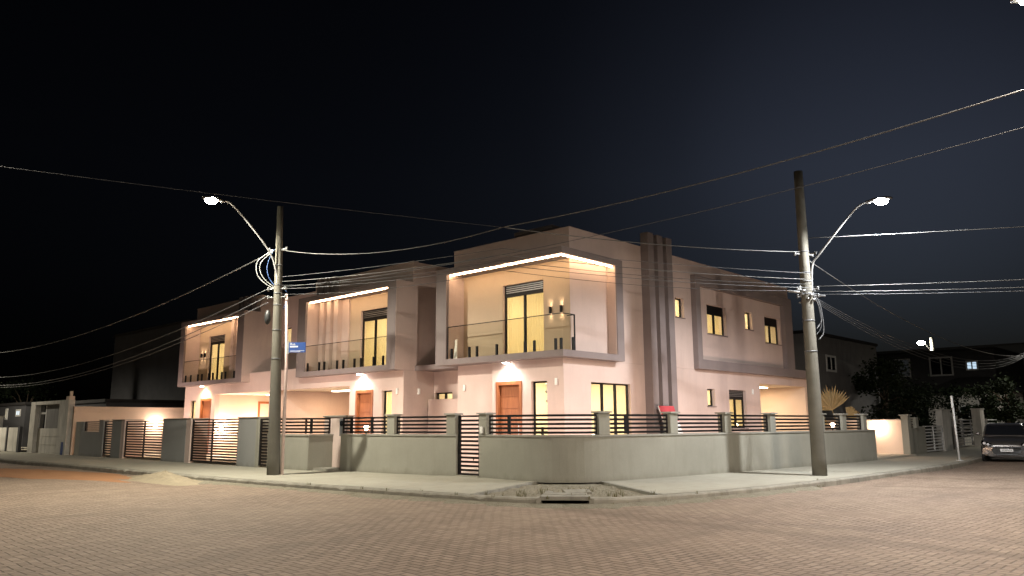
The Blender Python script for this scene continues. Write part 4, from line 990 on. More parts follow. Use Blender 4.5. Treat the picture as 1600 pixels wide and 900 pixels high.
# ------------------------------------------------------------------ utility poles, street lamps, cables
def utility_pole(x, y, h, lean, label, rb=0.19, rt_=0.095, mat='pole_concrete'):
    r = thing('utility_pole', (x, y, 0), label, 'utility pole', 'concrete utility poles')
    top = Vector((x+lean[0], y+lean[1], h)); b = Vector((x, y, -0.25))
    mb = MB(); pts = [b.lerp(top, k/12) for k in range(13)]; mb.tube(pts, [rb+(rt_-rb)*k/12 for k in range(13)], 20); mb.build('shaft', mat, r)
    def at(z): return b.lerp(top, (z+0.25)/(h+0.25))
    for z in (3.3, 4.15, 4.9, 5.25, 5.5, 6.1):
        c = at(z); k = (z+0.25)/(h+0.25); MB().tube([c, c+Vector((0, 0, 0.035))], rb+(rt_-rb)*k+0.008, 20).build('band', 'cable_grey', r)
    return r, at
def arm_lamp(pts, dirn, label, lens, col, power, name='street_lamp', cone=166, blend=0.35, lens_r=0.15):
    pts = [Vector(p) for p in pts]; r = thing(name, pts[0], label, 'street lamp', 'lit street lamps')
    sm = []
    for i in range(len(pts)-1):
        p0, p1, p2, p3 = pts[max(i-1, 0)], pts[i], pts[i+1], pts[min(i+2, len(pts)-1)]
        for k in range(6):
            t = k/6; sm.append(0.5*((2*p1)+(p2-p0)*t+(2*p0-5*p1+4*p2-p3)*t*t+(3*p1-p0-3*p2+p3)*t**3))
    sm.append(pts[-1])
    mb = MB(); mb.tube(sm, 0.028, 10); mb.build('arm', 'galvanised', r)
    e = pts[-1]; d = Vector(dirn).normalized(); n = Vector((-d.y, d.x, 0))
    mb = MB(); vs = []
    prof = ((-0.12, 0.035, 0.03), (0.0, 0.06, 0.045), (0.12, 0.12, 0.06), (0.42, 0.13, 0.055), (0.55, 0.07, 0.03))
    for a, wd, hh in prof:
        c = e+d*a
        for u_, v_ in ((-1, 0), (-0.7, 1), (0.7, 1), (1, 0), (0.6, -0.4), (-0.6, -0.4)): vs.append(c+n*wd*u_+Vector((0, 0, hh*v_+0.02)))
    mb.add(vs, [(i*6+k, i*6+(k+1) % 6, (i+1)*6+(k+1) % 6, (i+1)*6+k) for i in range(4) for k in range(6)]+[(5,4,3,2,1,0), tuple(24+k for k in range(6))], True)
    hd = mb.build('lamp_head', 'grey_metal', r)
    c = e+d*0.28+Vector((0, 0, -0.02))
    mb = MB(); mb.ball(c, lens_r, 16, (1.1, 1.1, 0.62)); mb.build('lens', lens, hd)
    light('street_light', 'SPOT', c-Vector((0, 0, 0.13)), power, col, r, spot_size=R(cone), spot_blend=blend, shadow_soft_size=0.10)
    return r
PL, atL = utility_pole(12.1, 20.66, 7.94, (-0.12, 0.12), 'stained concrete utility pole with street sign, on the left pavement', 0.19, 0.085)
PR, atR = utility_pole(21.28, 8.62, 8.47, (0.0, 0.01), 'thick bare concrete utility pole on the right pavement by the kerb', 0.195, 0.12)
arm_lamp([(11.94,20.70,5.55),(11.90,20.70,5.9),(11.58,20.7,6.57),(10.45,20.7,7.63),(10.06,20.7,7.68)], (-1, 0, -0.02), 'lit street lamp on long arm from the left utility pole', 'lamp_lens', (1.0, 0.95, 0.80), POW_STREET*0.9)
arm_lamp([(21.3,8.48,4.95),(21.3,8.42,5.7),(21.3,8.15,6.05),(21.3,7.15,7.08),(21.3,6.75,7.19)], (0, -1, -0.02), 'lit street lamp on short arm from the right utility pole', 'lamp_lens_cool', (0.95, 0.97, 1.0), POW_STREET*0.8)
# poles of the other corners (just outside the picture)
UB, atB = utility_pole(13.6, 0.2, 8.3, (0, 0), 'concrete utility pole across the right street, outside the photo')
arm_lamp([(13.6,0.35,5.2),(13.6,0.45,5.8),(13.7,0.9,7.2),(13.8,1.45,7.95)], (0.0, 1, 0), 'lit street lamp across the right street, outside the photo', 'lamp_lens', (1.0, 0.89, 0.76), POW_STREET*0.5)
UC, atC = utility_pole(1.2, 16.2, 8.2, (0, 0), 'concrete utility pole across the left street, outside the photo')
arm_lamp([(1.35,16.2,5.2),(1.45,16.2,5.8),(2.0,16.1,7.1),(2.7,16.0,7.7)], (1, 0, 0), 'lit street lamp across the left street, outside the photo', 'lamp_lens', (1.0, 0.93, 0.78), POW_STREET*0.2)
UD, atD = utility_pole(2.6, -12.0, 8.2, (0, 0), 'concrete utility pole right of the viewpoint, outside the photo')
arm_lamp([(2.6,-11.85,5.2),(2.65,-11.7,5.8),(2.9,-10.8,7.1),(3.2,-9.9,7.9)], (0.3, 1, 0), 'lit street lamp right of the viewpoint, outside the photo', 'lamp_lens', (1.0, 0.87, 0.75), POW_STREET*2.3, cone=180, blend=0.06)
UE, atU = utility_pole(12.0, 57.5, 8.0, (0, 0), 'concrete utility pole far up the left street, outside the photo')
arm_lamp([(11.85,57.5,5.5),(11.8,57.5,5.9),(11.4,57.5,6.6),(10.3,57.5,7.6),(9.9,57.5,7.68)], (-1, 0, 0), 'lit street lamp far up the left street, outside the photo', 'lamp_lens', (1.0, 0.90, 0.72), POW_STREET*0.9)
# distant street lamps
FP, atF = utility_pole(82.4, 21.6, 9.4, (0.0, 0.0), 'slim distant utility pole beyond the dark houses on the right', 0.28, 0.16, 'old_plaster')
arm_lamp([(82.3,21.6,7.6),(82.0,21.8,8.3),(81.7,22.1,8.9)], (-0.6, 0.8, 0), 'distant lit street lamp above the dark houses on the right', 'lamp_lens', (1, .94, .8), 2500, lens_r=0.30)
FQ, atQ = utility_pole(113.9, 39.3, 8.9, (0, 0), 'farthest small utility pole behind the dark trees', 0.25, 0.14)
arm_lamp([(113.8,39.3,7.6),(113.6,39.3,8.3),(113.2,39.5,8.8)], (-0.8, 0.5, 0), 'tiny farthest street lamp above the dark trees', 'lamp_lens_cool', (1, .97, .9), 1500, lens_r=0.30)

# pole furniture
mb = MB(); mb.tube([(12.27, 20.50, -0.02), (12.26, 20.50, 3.2), (12.20, 20.56, 5.25)], [0.05, 0.045, 0.04], 12)
tag(mb.build('conduit_pipe', 'pink_pipe'), 'pinkish plastic conduit running up the right side of the left pole', 'pipe')
r = thing('street_sign', (12.26, 20.45, 3.5), 'small blue street name sign on the left utility pole', 'street sign')
d = Vector((0.66, -0.75)).normalized(); c = Vector((12.28, 20.42))+d*0.24
mb = MB(); mb.obox(c, d, 0.25, 0.012, 3.50, 3.80); mb.build('plate', 'blue_sign', r)
mb = MB(); mb.obox(Vector((12.28, 20.42))-d*0.03, d, 0.022, 0.02, 3.46, 3.84); mb.build('bracket', 'galvanised', r)
nn = Vector((d.y, -d.x)); nn = nn if nn.dot(-c) > 0 else -nn
mb = MB()
def sgn_bar(a0, a1, z0, z1): mb.obox(c+nn*0.014+d*((a0+a1)/2), d, (a1-a0)/2, 0.0015, z0, z1)
sgn_bar(-0.21, 0.02, 3.655, 3.69); sgn_bar(-0.21, 0.22, 3.545, 3.553); sgn_bar(-0.21, 0.1, 3.52, 3.528)
mb.build('lettering', 'plate_white', r)
tc = bpy.data.curves.new('street_word', 'FONT'); tc.body = 'Rua'; tc.size = 0.10; tc.extrude = 0.001
tmp = bpy.data.objects.new('word_source', tc); COL.objects.link(tmp); bpy.context.view_layer.update()
wm = bpy.data.meshes.new_from_object(tmp.evaluated_get(bpy.context.evaluated_depsgraph_get())); bpy.data.objects.remove(tmp)
wm.materials.clear(); wm.materials.append(MAT['plate_white'])
to = bpy.data.objects.new('street_word', wm); COL.objects.link(to); to.parent = r
q = c+nn*0.015-d*0.21; to.location = Vector((q.x, q.y, 3.715))-r.location
xd = d if nn.cross(d) < 0 or True else -d
zdir = Vector((nn.x, nn.y, 0)); xdir = Vector((0, 0, 1)).cross(zdir)
if xdir.x*d.x+xdir.y*d.y < 0: to.location = Vector(((c+nn*0.015+d*0.21).x, (c+nn*0.015+d*0.21).y, 3.715))-r.location
to.rotation_euler = Matrix((xdir, Vector((0, 0, 1)), zdir)).transposed().to_euler()
mb = MB(); mb.ball((11.82, 20.92, 4.55), 0.12, 10, (0.8, 0.8, 1.9)); tag(mb.build('splice_box', 'black_plastic'), 'black cable splice box strapped to left pole below the wires', 'splice box')
# insulator brackets
def bracket(at, zs, dirs, label):
    p0 = at(zs[0]); r = thing('cable_bracket', p0, label, 'bracket', 'cable brackets on the poles')
    b = MB(); s_ = MB()
    for z in zs:
        for d in dirs:
            c = at(z); v = Vector((d[0], d[1], 0)).normalized(); b.tube([c+v*0.09, c+v*0.30], 0.02, 8); b.tube([c+v*0.30-Vector((0,0,.06)), c+v*0.30+Vector((0,0,.06))], 0.012, 8)
            s_.tube([c+v*0.30-Vector((0,0,.045)), c+v*0.30-Vector((0,0,.01)), c+v*0.30+Vector((0,0,.01)), c+v*0.30+Vector((0,0,.045))], [0.045, 0.03, 0.03, 0.045], 10)
    b.build('arm', 'grey_metal', r); s_.build('insulator', 'cable_grey', r)
bracket(atL, (5.15, 5.4, 6.6), ((-0.6, 0.8), (0.3, -1)), 'small galvanised cable brackets on the left pole')
bracket(atR, (4.85, 5.05, 6.05), ((-0.7, 0.4), (0.9, -0.4), (0.2, -1)), 'small galvanised cable brackets on the right pole')
# loops of spare cable
def loop(name, pts, rad, mat, label, cat='cable loop'):
    P_ = [Vector(p) for p in pts]; sm = []
    for i in range(len(P_)-1):
        p0, p1, p2, p3 = P_[max(i-1, 0)], P_[i], P_[i+1], P_[min(i+2, len(P_)-1)]
        for k in range(8):
            t = k/8; sm.append(0.5*((2*p1)+(p2-p0)*t+(2*p0-5*p1+4*p2-p3)*t*t+(3*p1-p0-3*p2+p3)*t**3))
    sm.append(P_[-1])
    return tag(MB().tube(sm, rad, 7).build(name, mat), label, cat)
c = atL(5.9)
loop('cable_loop', [atL(6.6)+Vector((-.12,.12,0)), c+Vector((-.42,.50,.35)), c+Vector((-.40,.46,-.1)), c+Vector((-.15,.2,-.42)), c+Vector((.02,-.02,-.5))], 0.016, 'cable_white', 'outer white cable loop hanging beside the left pole top')
loop('cable_loop', [atL(6.55)+Vector((-.12,.12,0)), c+Vector((-.36,.42,.3)), c+Vector((-.33,.38,-.08)), c+Vector((-.12,.16,-.38)), c+Vector((.02,-.02,-.46))], 0.014, 'cable_white', 'inner white cable loop hanging beside the left pole top')
loop('cable_loop', [atL(6.62)+Vector((-.10,.10,0)), c+Vector((-.22,.28,.25)), c+Vector((-.18,.22,-.15)), c+Vector((-.04,.06,-.42))], 0.012, 'blue_cable', 'blue cable hanging beside the left pole')
loop('cable_loop', [atL(5.45)+Vector((.12,-.14,0)), atL(5.2)+Vector((.2,-.2,0)), atL(4.95)+Vector((.15,-.16,-.03)), atL(4.8)+Vector((.11,-.13,0))], 0.012, 'blue_cable', 'short blue cable tail on the right side of left pole')
for k, (dx, dy, zz) in enumerate(((.14,-.1,0), (.2,-.06,-.15), (.1,-.16,-.3))):
    c = atR(4.9)+Vector((dx, dy, 0)); loop('cable_loop', [c, c+Vector((.14,-.1,-.3)), c+Vector((.2,-.12,-.7+zz)), c+Vector((.05,-.03,-.95+zz))], 0.012, ('cable_grey', 'cable_black', 'cable_grey')[k], ('grey cable tail drooping below the right pole bundle', 'longer black cable tail drooping from the right pole', 'longest grey cable tail hanging down the right pole')[k])
mb = MB(); random.seed(8)
c = atR(4.95)
for k in range(16): a = random.uniform(0, 6.28); q = c+Vector((math.cos(a)*0.2, math.sin(a)*0.2, random.uniform(-.25, .2))); mb.ball(q, random.uniform(0.03, 0.06), 8, (1.3, 1.3, 0.8))
mb.tube([c+Vector((-.55,.28,.03)), c+Vector((.55,-.28,-.05))], 0.035, 8)
tag(mb.build('cable_clamps', 'grey_metal'), 'cluster of metal cable clamps and connectors around right pole', 'cable clamp')

def wire(p0, p1, sag, rad, mat, label, n=28, name='overhead_cable', group='overhead cables'):
    p0, p1 = Vector(p0), Vector(p1); pts = []
    for k in range(n+1):
        t = k/n; q = p0.lerp(p1, t); q.z -= sag*4*t*(1-t); pts.append(q)
    return tag(MB().tube(pts, rad, 6).build(name, mat), label, 'cable', group)
L6, R6 = atL(6.6), atR(6.12)
node = Vector((13.01, 12.44, 6.0))
# crossing lines that meet above the corner
wire(L6, node, 0.35, 0.011, 'bare_wire', 'bare wire rising from the left pole to the mid air junction')
wire(node, R6, 0.12, 0.011, 'bare_wire', 'bare wire from the mid air junction down to the right pole')
wire(node, atB(6.55)+Vector((0,.1,0)), 0.22, 0.011, 'bare_wire', 'thick bright wire climbing from the junction to upper right corner')
wire(node, atC(5.9), 0.05, 0.0045, 'cable_black', 'faint wire from the mid air junction to upper left')
wire(L6+Vector((-.05,.1,0)), (11.4, 62, 6.3), 1.3, 0.016, 'bare_wire', 'bright twisted wire falling from the left pole to far left')
for k, (zz, sg, rd) in enumerate(((5.42, 1.5, .010), (5.2, 1.7, .013), (5.0, 1.6, .010))):
    wire(atL(zz)+Vector((-.18,.24,0)), (11.3, 62, zz-.2), sg, rd, 'cable_grey', ('upper telecom cable running far left from the left pole', 'middle telecom cable running far left from the left pole', 'lowest telecom cable running far left from the left pole')[k])
# telecom bundles cross the junction diagonally to the other corners' poles
dsc = ('topmost', 'second', 'third', 'fourth', 'fifth', 'lowest')
for k, (za, zb, sg, rd) in enumerate(((5.45, 5.9, .42, .006),)):
    wire(atL(za)+Vector((.05, -.2, 0)), atB(zb)+Vector((-.1, .2, 0)), sg, rd, 'cable_grey', dsc[k]+' thin cable rising from the left pole bracket toward upper right')
def tied_wire(p0, pm, p1, sag, rad, mat, label):
    """one cable tied to the crossing lines in mid span"""
    pts = []
    for a_, b_ in ((p0, pm), (pm, p1)):
        a_, b_ = Vector(a_), Vector(b_)
        for k in range(14):
            t = k/14; q = a_.lerp(b_, t); q.z -= sag*4*t*(1-t); pts.append(q)
    pts.append(Vector(p1)); return tag(MB().tube(pts, rad, 6).build('overhead_cable', mat), label, 'cable', 'overhead cables')
for k, (za, zm, zb, sg, rd, mt) in enumerate(((5.72, 5.50, 5.42, .05, .006, 'cable_grey'), (5.58, 5.36, 5.25, .08, .008, 'bare_wire'), (5.46, 5.24, 5.12, .12, .006, 'cable_black'), (5.36, 5.14, 5.02, .10, .007, 'cable_grey'), (5.2, 5.02, 4.95, .16, .006, 'cable_black'))):
    tied_wire((11.95, 20.42, za), (13.05+.05*k, 12.5+.04*k, zm), (20.98, 8.3, zb), sg, rd, mt, dsc[k]+' thin cable tied in mid span, passing before the corner house balcony')

# from the right pole onwards
wire(atR(6.5)+Vector((0,-.1,0)), (30.5, -16, 6.3), 0.25, 0.010, 'bare_wire', 'bright bare wire leaving the right pole level to the right edge')
wire(atR(5.15)+Vector((.2,-.1,0)), (30.0, -16, 5.55), 0.45, 0.008, 'bare_wire', 'upper of the level telecom wires right of the right pole')
wire(atR(5.0)+Vector((.2,-.1,0)), (30.0, -16, 5.3), 0.50, 0.008, 'bare_wire', 'middle of the level telecom wires right of the right pole')
wire(atR(4.92)+Vector((.2,-.1,0)), (30.0, -16, 5.15), 0.50, 0.007, 'cable_grey', 'lowest of the level telecom wires right of the right pole')
wire(atR(5.9)+Vector((.1,-.05,0)), (58, 9.2, 5.6), 1.1, 0.012, 'bare_wire', 'wire dropping right and away from the right pole')
for k in range(4):
    wire(atR(4.9-.04*k)+Vector((.15,-.05,0)), (58, 9.5+.05*k, 5.9-.08*k), 1.25+.07*k, 0.009, 'cable_black', dsc[k]+' strand of the dark cable fan receding from the right pole')
wire(atB(7.6), (58, 9.2, 6.2), 0.9, 0.012, 'bare_wire', 'diagonal wire crossing the sky below the right lamp')
wire((82.4, 21.6, 7.7), (120, 20, 7.4), 0.9, 0.03, 'bare_wire', 'bright distant wire going right from the far pole')
wire((82.4, 21.6, 7.7), (95, 45, 6.0), 0.5, 0.03, 'bare_wire', 'distant wire sloping left from the far pole')
wire((82.4, 21.6, 6.6), (110, 24, 6.6), 0.7, 0.025, 'bare_wire', 'lower distant wire going right from the far pole')
wire((58, 9.2, 6.2), (64, 5, 5.6), 0.4, 0.03, 'bare_wire', 'short bright wire at the right edge above the parked car')
EP, atE = utility_pole(58, 9.3, 8.0, (0, 0), 'far utility pole along the right street, beyond the photo edge')
arm_lamp([(58,9.15,5.3),(58,9.05,5.9),(58,8.4,6.9),(58,7.4,7.3)], (0, -1, 0), 'lit street lamp far along the right street, outside the photo', 'lamp_lens', (1.0, 0.95, 0.86), POW_STREET*0.3)
# ------------------------------------------------------------------ background buildings
def block_house(name, x0, x1, y0, y1, h, mat, label, wins=(), roof=None, eave=0.0):
    r = thing(name, ((x0+x1)/2, (y0+y1)/2, 0), label, 'house', 'dark houses in the background')
    mb = MB(); mb.box(x0, x1, y0, y1, -0.3, h); mb.build('wall', mat, r)
    mb = MB()
    if roof:
        e = 0.5; xm = (x0+x1)/2
        mb.add([(x0-e, y0-e, h), (x1+e, y0-e, h), (x1+e, y1+e, h), (x0-e, y1+e, h), (xm, y0+1.5, h+roof), (xm, y1-1.5, h+roof)], [(0,1,4), (1,2,5,4), (2,3,5), (3,0,4,5), (3,2,1,0)])
    else: mb.box(x0-0.1, x1+0.1, y0-0.1, y1+0.1, h, h+0.18)
    mb.build('roof', 'roof_dark', r)
    for ax, a0, a1, z0, z1, pane in wins:
        fr = MB(); t = 0.12; pl = x0 if ax == 'x' else y0
        fbox(fr, ax, pl, a0, a0+t, -.06, -.002, z0, z1); fbox(fr, ax, pl, a1-t, a1, -.06, -.002, z0, z1); fbox(fr, ax, pl, a0+t, a1-t, -.06, -.002, z0, z0+t); fbox(fr, ax, pl, a0+t, a1-t, -.06, -.002, z1-t, z1)
        fbox(fr, ax, pl, (a0+a1)/2-.05, (a0+a1)/2+.05, -.05, -.002, z0+t, z1-t)
        f = fr.build('window', 'white_metal', r); p = MB(); fbox(p, ax, pl, a0+t, a1-t, -.03, -.004, z0+t, z1-t); p.build('pane', pane, f)
    return r
block_house('neighbour_house', 44.5, 56, 18.2, 27, 6.5, 'mid_plaster', 'grey unlit two storey house just behind right end of corner house', [('y', 47, 48.5, 4.4, 5.4, 'dark_glass')])
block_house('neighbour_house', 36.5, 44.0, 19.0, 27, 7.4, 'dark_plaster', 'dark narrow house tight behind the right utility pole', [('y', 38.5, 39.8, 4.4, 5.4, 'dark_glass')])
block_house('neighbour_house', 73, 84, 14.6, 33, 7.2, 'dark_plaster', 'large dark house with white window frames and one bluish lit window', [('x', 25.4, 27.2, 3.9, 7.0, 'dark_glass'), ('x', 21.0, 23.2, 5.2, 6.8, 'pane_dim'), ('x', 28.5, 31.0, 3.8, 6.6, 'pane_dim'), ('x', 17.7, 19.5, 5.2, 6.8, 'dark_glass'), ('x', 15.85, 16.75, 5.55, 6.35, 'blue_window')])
block_house('neighbour_house', 66, 72, 12.8, 18, 3.6, 'old_plaster', 'pale low house wall behind the parked car', [('x', 14.6, 15.9, 0.8, 2.6, 'dark_glass')], roof=1.2)
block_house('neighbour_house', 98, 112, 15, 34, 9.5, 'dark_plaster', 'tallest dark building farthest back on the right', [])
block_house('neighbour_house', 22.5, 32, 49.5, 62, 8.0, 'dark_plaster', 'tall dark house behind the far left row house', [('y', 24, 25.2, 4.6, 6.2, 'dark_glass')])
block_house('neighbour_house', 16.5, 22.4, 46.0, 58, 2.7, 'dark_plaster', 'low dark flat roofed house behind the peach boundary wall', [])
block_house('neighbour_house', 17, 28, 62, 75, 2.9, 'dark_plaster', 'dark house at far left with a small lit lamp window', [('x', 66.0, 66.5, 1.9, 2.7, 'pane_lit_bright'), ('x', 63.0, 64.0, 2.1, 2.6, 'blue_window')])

# ------------------------------------------------------------------ plants
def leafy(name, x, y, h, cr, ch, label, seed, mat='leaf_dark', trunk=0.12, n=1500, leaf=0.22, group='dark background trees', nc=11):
    random.seed(seed); r = thing(name, (x, y, 0), label, 'tree', group)
    tk = MB(); top = Vector((x+random.uniform(-.2, .2), y, h-ch*0.55)); tk.tube([(x, y, -0.3), Vector((x, y, 0)).lerp(top, .5)+Vector((.06, .05, 0)), top], [trunk*1.25, trunk, trunk*.6], 9)
    cl = []
    for k in range(nc):
        a = random.uniform(0, 6.28); u_ = random.random()**.5; z = h-ch/2+random.uniform(-.5, .5)*ch
        s_ = math.sqrt(max(0.08, 1-((z-(h-ch/2))/(ch/2))**2)); c = Vector((x+cr*u_*s_*math.cos(a), y+cr*u_*s_*math.sin(a), z)); cl.append((c, random.uniform(.22, .42)*cr))
        tk.tube([top+Vector((0, 0, -.3)), top.lerp(c, .55)+Vector((0, 0, .1)), c], [trunk*.45, trunk*.28, trunk*.1], 6)
    tk.build('trunk', 'bark', r)
    mb = MB()
    for _ in range(int(n*1.5)):
        c, rr_ = random.choice(cl); v = Vector((random.gauss(0, 1), random.gauss(0, 1), random.gauss(0, .75)))*rr_*.55; p = c+v
        d = Vector((random.uniform(-1, 1), random.uniform(-1, 1), random.uniform(-.8, .3))).normalized(); e = d.cross(Vector((random.uniform(-1, 1), random.uniform(-1, 1), random.uniform(-1, 1)))).normalized()
        l = leaf*random.uniform(.6, 1.2); wd = l*.32
        mb.add([p, p+d*l*.5+e*wd, p+d*l, p+d*l*.5-e*wd], [(0, 1, 2, 3)])
    mb.build('crown', mat, r, recalc=False)
leafy('garden_tree', 51.0, 16.2, 5.0, 2.2, 3.8, 'leafy dark green garden tree right of the palm', 41, 'leaf_mid', n=2200)
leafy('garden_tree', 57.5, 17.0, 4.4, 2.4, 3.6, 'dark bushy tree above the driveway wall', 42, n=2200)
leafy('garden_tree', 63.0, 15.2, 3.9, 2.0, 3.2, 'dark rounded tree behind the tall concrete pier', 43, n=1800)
leafy('garden_tree', 56.5, 10.9, 4.3, 1.5, 2.7, 'bushy tree at the right edge above the parked car', 44, 'leaf_mid', n=2200)
leafy('garden_tree', 61.0, 13.2, 3.7, 1.2, 2.3, 'small tree before the pale house at right', 45, 'leaf_mid', n=1500)
leafy('garden_tree', 18.5, 68.0, 4.6, 2.6, 3.6, 'dark tree at the far left edge', 46, n=1800)
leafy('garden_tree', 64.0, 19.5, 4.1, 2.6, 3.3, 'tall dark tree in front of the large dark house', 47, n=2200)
# fan palm
r = thing('fan_palm', (33.95, 12.85, 0), 'palm with dry golden fan leaves glowing behind the right fence', 'palm')
mb = MB(); mb.tube([(33.95, 12.85, 0.02), (33.97, 12.85, 0.6), (34.0, 12.85, 1.25)], [0.13, 0.11, 0.08], 10); mb.build('trunk', 'bark', r)
random.seed(12)
def fan_leaf(base, tip_dir, R_, spread, droop, nseg):
    mb = MB(); base = Vector(base); f = Vector(tip_dir).normalized(); s_ = f.cross(Vector((0, 0.35, 1)).cross(f)).normalized() if False else Vector((-f.y, f.x, 0))
    view = Vector((-0.92, -0.38, 0)); side = f.cross(view).normalized()
    hub = base+f*R_*0.45; mb.tube([base, base.lerp(hub, .5)+Vector((0, 0, .02)), hub], 0.014, 6)
    for k in range(nseg):
        a = -spread+2*spread*k/(nseg-1); d = (f*math.cos(a)+side*math.sin(a)).normalized(); l = R_*(.62+.12*math.cos(a))*random.uniform(.88, 1.06)
        wv = (f*math.cos(a+1.57)+side*math.sin(a+1.57)).normalized()*R_*0.045
        z = view*0.03*(1 if k % 2 else -1)
        m1 = hub+d*l*.55; tip = hub+d*l+Vector((0, 0, -droop*l))+view*random.uniform(-.06, .06)
        mb.add([hub, m1+wv+z, tip, m1-wv-z], [(0, 1, 2, 3)])
    mb.build('leaf', 'leaf_palm', r, recalc=False)
b = (34.0, 12.85, 1.25)
fan_leaf(b, (-0.05, 0.28, 1), 1.5, 1.15, 0.02, 21)
fan_leaf(b, (0.25, -0.75, 0.75), 1.15, 0.75, 0.55, 13)
fan_leaf(b, (-0.2, 1.0, 0.25), 0.9, 0.8, 0.35, 11)
# small yard shrub visible through the pedestrian gate
mb = MB(); random.seed(14)
for _ in range(420):
    p = Vector((16.3+random.gauss(0, .22), 15.6+random.gauss(0, .3), 0.06+abs(random.gauss(0, .16)))); d = Vector((random.uniform(-1, 1), random.uniform(-1, 1), random.uniform(0.2, 1))).normalized(); e = d.cross(Vector((0.3, .2, 1))).normalized()
    mb.add([p, p+d*.07+e*.02, p+d*.15, p+d*.07-e*.02], [(0, 1, 2, 3)])
tag(mb.build('low_shrub', 'leaf_mid', recalc=False), 'low green shrub on the ground behind the narrow pedestrian gate', 'shrub')

# ------------------------------------------------------------------ cars
def car(cx, cy, ang, paint, label):
    """small hatchback facing local -x; built from lofted sections"""
    r = thing('parked_car', (cx, cy, RZ), label, 'car', 'cars parked on the right street'); r.rotation_euler = (0, 0, ang)
    def bld(mb, name, mat, par=None, bevel=0):
        me_o = None
        par_ = par or r
        me = bpy.data.meshes.new(name); me.from_pydata(mb.v, [], mb.f)
        for p, f in zip(me.polygons, mb.sm): p.use_smooth = f
        b_ = bmesh.new(); b_.from_mesh(me); bmesh.ops.recalc_face_normals(b_, faces=b_.faces); b_.to_mesh(me); b_.free()
        me.materials.append(MAT[mat]); o = bpy.data.objects.new(name, me); COL.objects.link(o); o.parent = par_
        if bevel:
            md = o.modifiers.new('bevel', 'BEVEL'); md.width = bevel; md.segments = 2; md.limit_method = 'ANGLE'
        return o
    # sections: x, half width, z bottom, z shoulder(belt), z top of deck
    S = [(0.00, 0.56, 0.30, 0.50, 0.62), (0.06, 0.70, 0.22, 0.60, 0.72), (0.22, 0.80, 0.19, 0.70, 0.80), (0.60, 0.85, 0.19, 0.78, 0.88), (1.00, 0.86, 0.19, 0.86, 0.97), (1.30, 0.86, 0.19, 0.90, 1.00), (2.2, 0.86, 0.19, 0.95, 1.00), (3.2, 0.86, 0.20, 0.98, 1.02), (3.8, 0.82, 0.24, 0.98, 1.02), (4.08, 0.72, 0.34, 0.90, 0.98)]
    mb = MB(); vs = []; k = 12
    for x, hw, zb, zs, zt in S:
        half = [(0, zb), (hw*.86, zb), (hw*.97, zb+.10), (hw, (zb+zs)/2), (hw*.97, zs), (hw*.80, zt-.01), (0, zt)]
        ring = half+[(-a, z) for a, z in reversed(half[1:-1])]
        vs += [(x, a, z) for a, z in ring]
    n = 12
    fs = [(i*n+j, i*n+(j+1) % n, (i+1)*n+(j+1) % n, (i+1)*n+j) for i in range(len(S)-1) for j in range(n)]+[tuple(reversed(range(n))), tuple((len(S)-1)*n+j for j in range(n))]
    mb.add(vs, fs, True); o = bld(mb, 'body', paint)
    md = o.modifiers.new('sub', 'SUBSURF'); md.levels = 2; md.render_levels = 2
    # cabin
    C = [(1.18, 0.74, 0.96, 0.98), (1.72, 0.66, 0.97, 1.38), (2.1, 0.62, 0.97, 1.48), (3.0, 0.62, 0.98, 1.47), (3.6, 0.64, 0.98, 1.30), (4.0, 0.68, 0.98, 1.00)]
    def cab(s_):
        vs = []
        for x, hw, zb, zt in C:
            vs += [(x, -0.78*s_, zb), (x, -hw*s_, zt-.03), (x, -hw*.8*s_, zt), (x, hw*.8*s_, zt), (x, hw*s_, zt-.03), (x, 0.78*s_, zb)]
        return vs
    mb = MB(); mb.add(cab(1.0), [(i*6+j, i*6+j+1, (i+1)*6+j+1, (i+1)*6+j) for i in range(5) for j in range(5)]+[(5,4,3,2,1,0), tuple(30+j for j in range(6))], True); bld(mb, 'cabin', paint)
    # windscreen and side glass sit 6 mm proud
    def lift(p, q): return p
    mb = MB()
    mb.add([(1.20, -0.70, 1.005), (1.70, -0.60, 1.375), (1.70, 0.60, 1.375), (1.20, 0.70, 1.005)], [(0, 1, 2, 3)])
    for v in range(4): mb.v[v] = (mb.v[v][0]-0.022, mb.v[v][1], mb.v[v][2]+0.02)
    mb.add([(1.24, -0.64, 0.99), (1.72, -0.56, 1.36), (1.72, 0.56, 1.36), (1.24, 0.64, 0.99)], [(3, 2, 1, 0)])
    bld(mb, 'windscreen', 'dark_glass')
    for s_ in (-1, 1):
        mb = MB(); mb.add([(1.5, s_*.775, 1.04), (1.85, s_*.69, 1.36), (2.9, s_*.675, 1.40), (3.5, s_*.70, 1.26), (3.6, s_*.785, 1.04)], [(0, 1, 2, 3, 4)]); bld(mb, 'side_window', 'dark_glass')
    # bumper band with trapezoid grille
    mb = MB()
    pts = [(-0.60, .60), (-.80, .50), (-.82, .30), (-.5, .21), (.5, .21), (.82, .30), (.80, .50), (.60, .60)]; inn = [(-.46, .54), (-.50, .46), (-.44, .32), (-.32, .27), (.32, .27), (.44, .32), (.50, .46), (.46, .54)]
    def fx(a): return -0.13+0.25*(abs(a)/.86)**3
    vs = [(fx(a)-.0, a, z) for a, z in pts]+[(fx(a)-.03, a, z) for a, z in inn]+[(fx(a)+.10, a, z) for a, z in inn]
    fs = [(i, (i+1) % 8, 8+(i+1) % 8, 8+i) for i in range(8)]+[(8+i, 8+(i+1) % 8, 16+(i+1) % 8, 16+i) for i in range(8)]
    mb.add(vs, fs, False); bld(mb, 'bumper', 'silver_bumper')
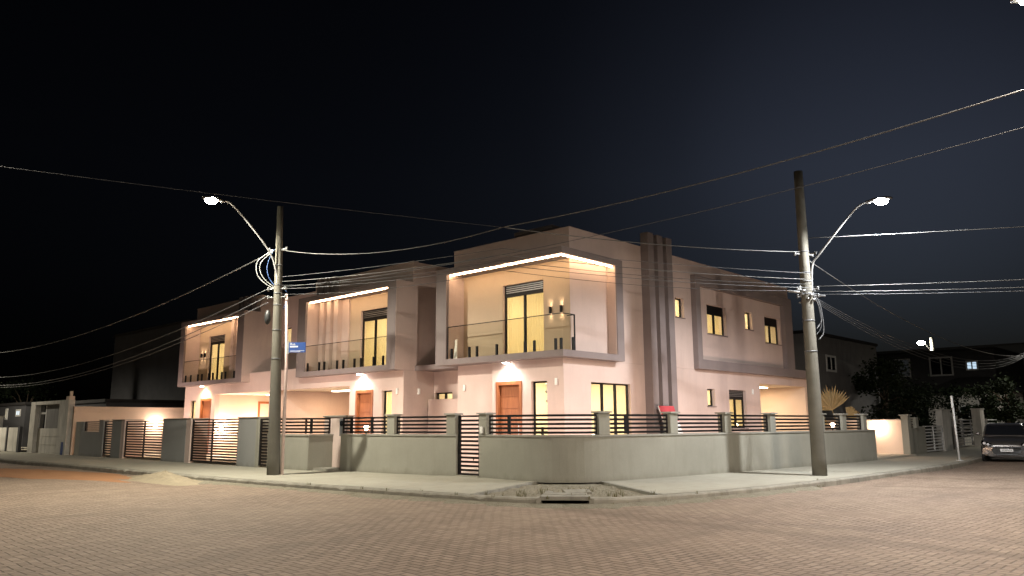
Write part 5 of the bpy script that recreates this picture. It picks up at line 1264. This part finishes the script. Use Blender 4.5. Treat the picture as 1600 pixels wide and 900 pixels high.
    mb = MB(); mb.add([(fx(a)+.015, a, z) for a, z in inn], [tuple(range(8))])
    for kz in (.34, .40, .46): mb.box(-.13, -.118, -.40, .40, kz, kz+.015)
    gr = bld(mb, 'grille', 'black_plastic')
    mb = MB(); mb.box(-.175, -.16, -.21, .21, .40, .51); bld(mb, 'licence_plate', 'plate_white')
    mb = MB()
    for q in range(7): mb.box(-.178, -.1755, -.17+.05*q, -.14+.05*q, .43, .48)
    bld(mb, 'plate_characters', 'grey_metal', gr)
    for s_ in (-1, 1):
        mb = MB(); mb.add([(.00, s_*.50, .62), (.03, s_*.48, .70), (.36, s_*.80, .82), (.26, s_*.83, .70), (.10, s_*.74, .62)], [(0, 1, 2, 3, 4)]); mb.add([(-.02, s_*.52, .625), (.01, s_*.5, .705), (.34, s_*.815, .825), (.24, s_*.845, .705), (.08, s_*.755, .625)], [(0, 1, 2, 3, 4)])
        hl = bld(mb, 'headlight', 'chrome')
        mb = MB(); mb.ball((-.02, s_*.60, .665), .055, 10); mb.ball((.06, s_*.72, .71), .06, 10); bld(mb, 'reflector', 'plate_white', hl)
        mb = MB(); mb.tube([(.02, s_*.66, .36), (-.075, s_*.66, .36)], .05, 12); bld(mb, 'fog_lamp', 'chrome')
        mb = MB(); mb.ball((1.52, s_*.95, 1.06), .10, 10, (.5, 1, .7)); mb.tube([(1.5, s_*.82, 1.0), (1.52, s_*.9, 1.04)], .025, 6); bld(mb, 'wing_mirror', paint)
        for x in (.80, 3.3):
            mb = MB(); mb.tube([(x, s_*.66, .30), (x, s_*.67, .30), (x, s_*.84, .30), (x, s_*.86, .30)], [.27, .30, .30, .27], 24); wh = bld(mb, 'wheel', 'rubber')
            mb = MB(); mb.tube([(x, s_*.855, .30), (x, s_*.868, .30)], [.20, .19], 18); bld(mb, 'rim', 'grey_metal', wh)
    return r
car(35.5, 7.05, R(11), 'car_paint', 'dark silver hatchback parked facing the camera at the right edge')
c2 = car(43.5, 7.6, R(8), 'car_paint_dark', 'black car parked behind the silver hatchback')
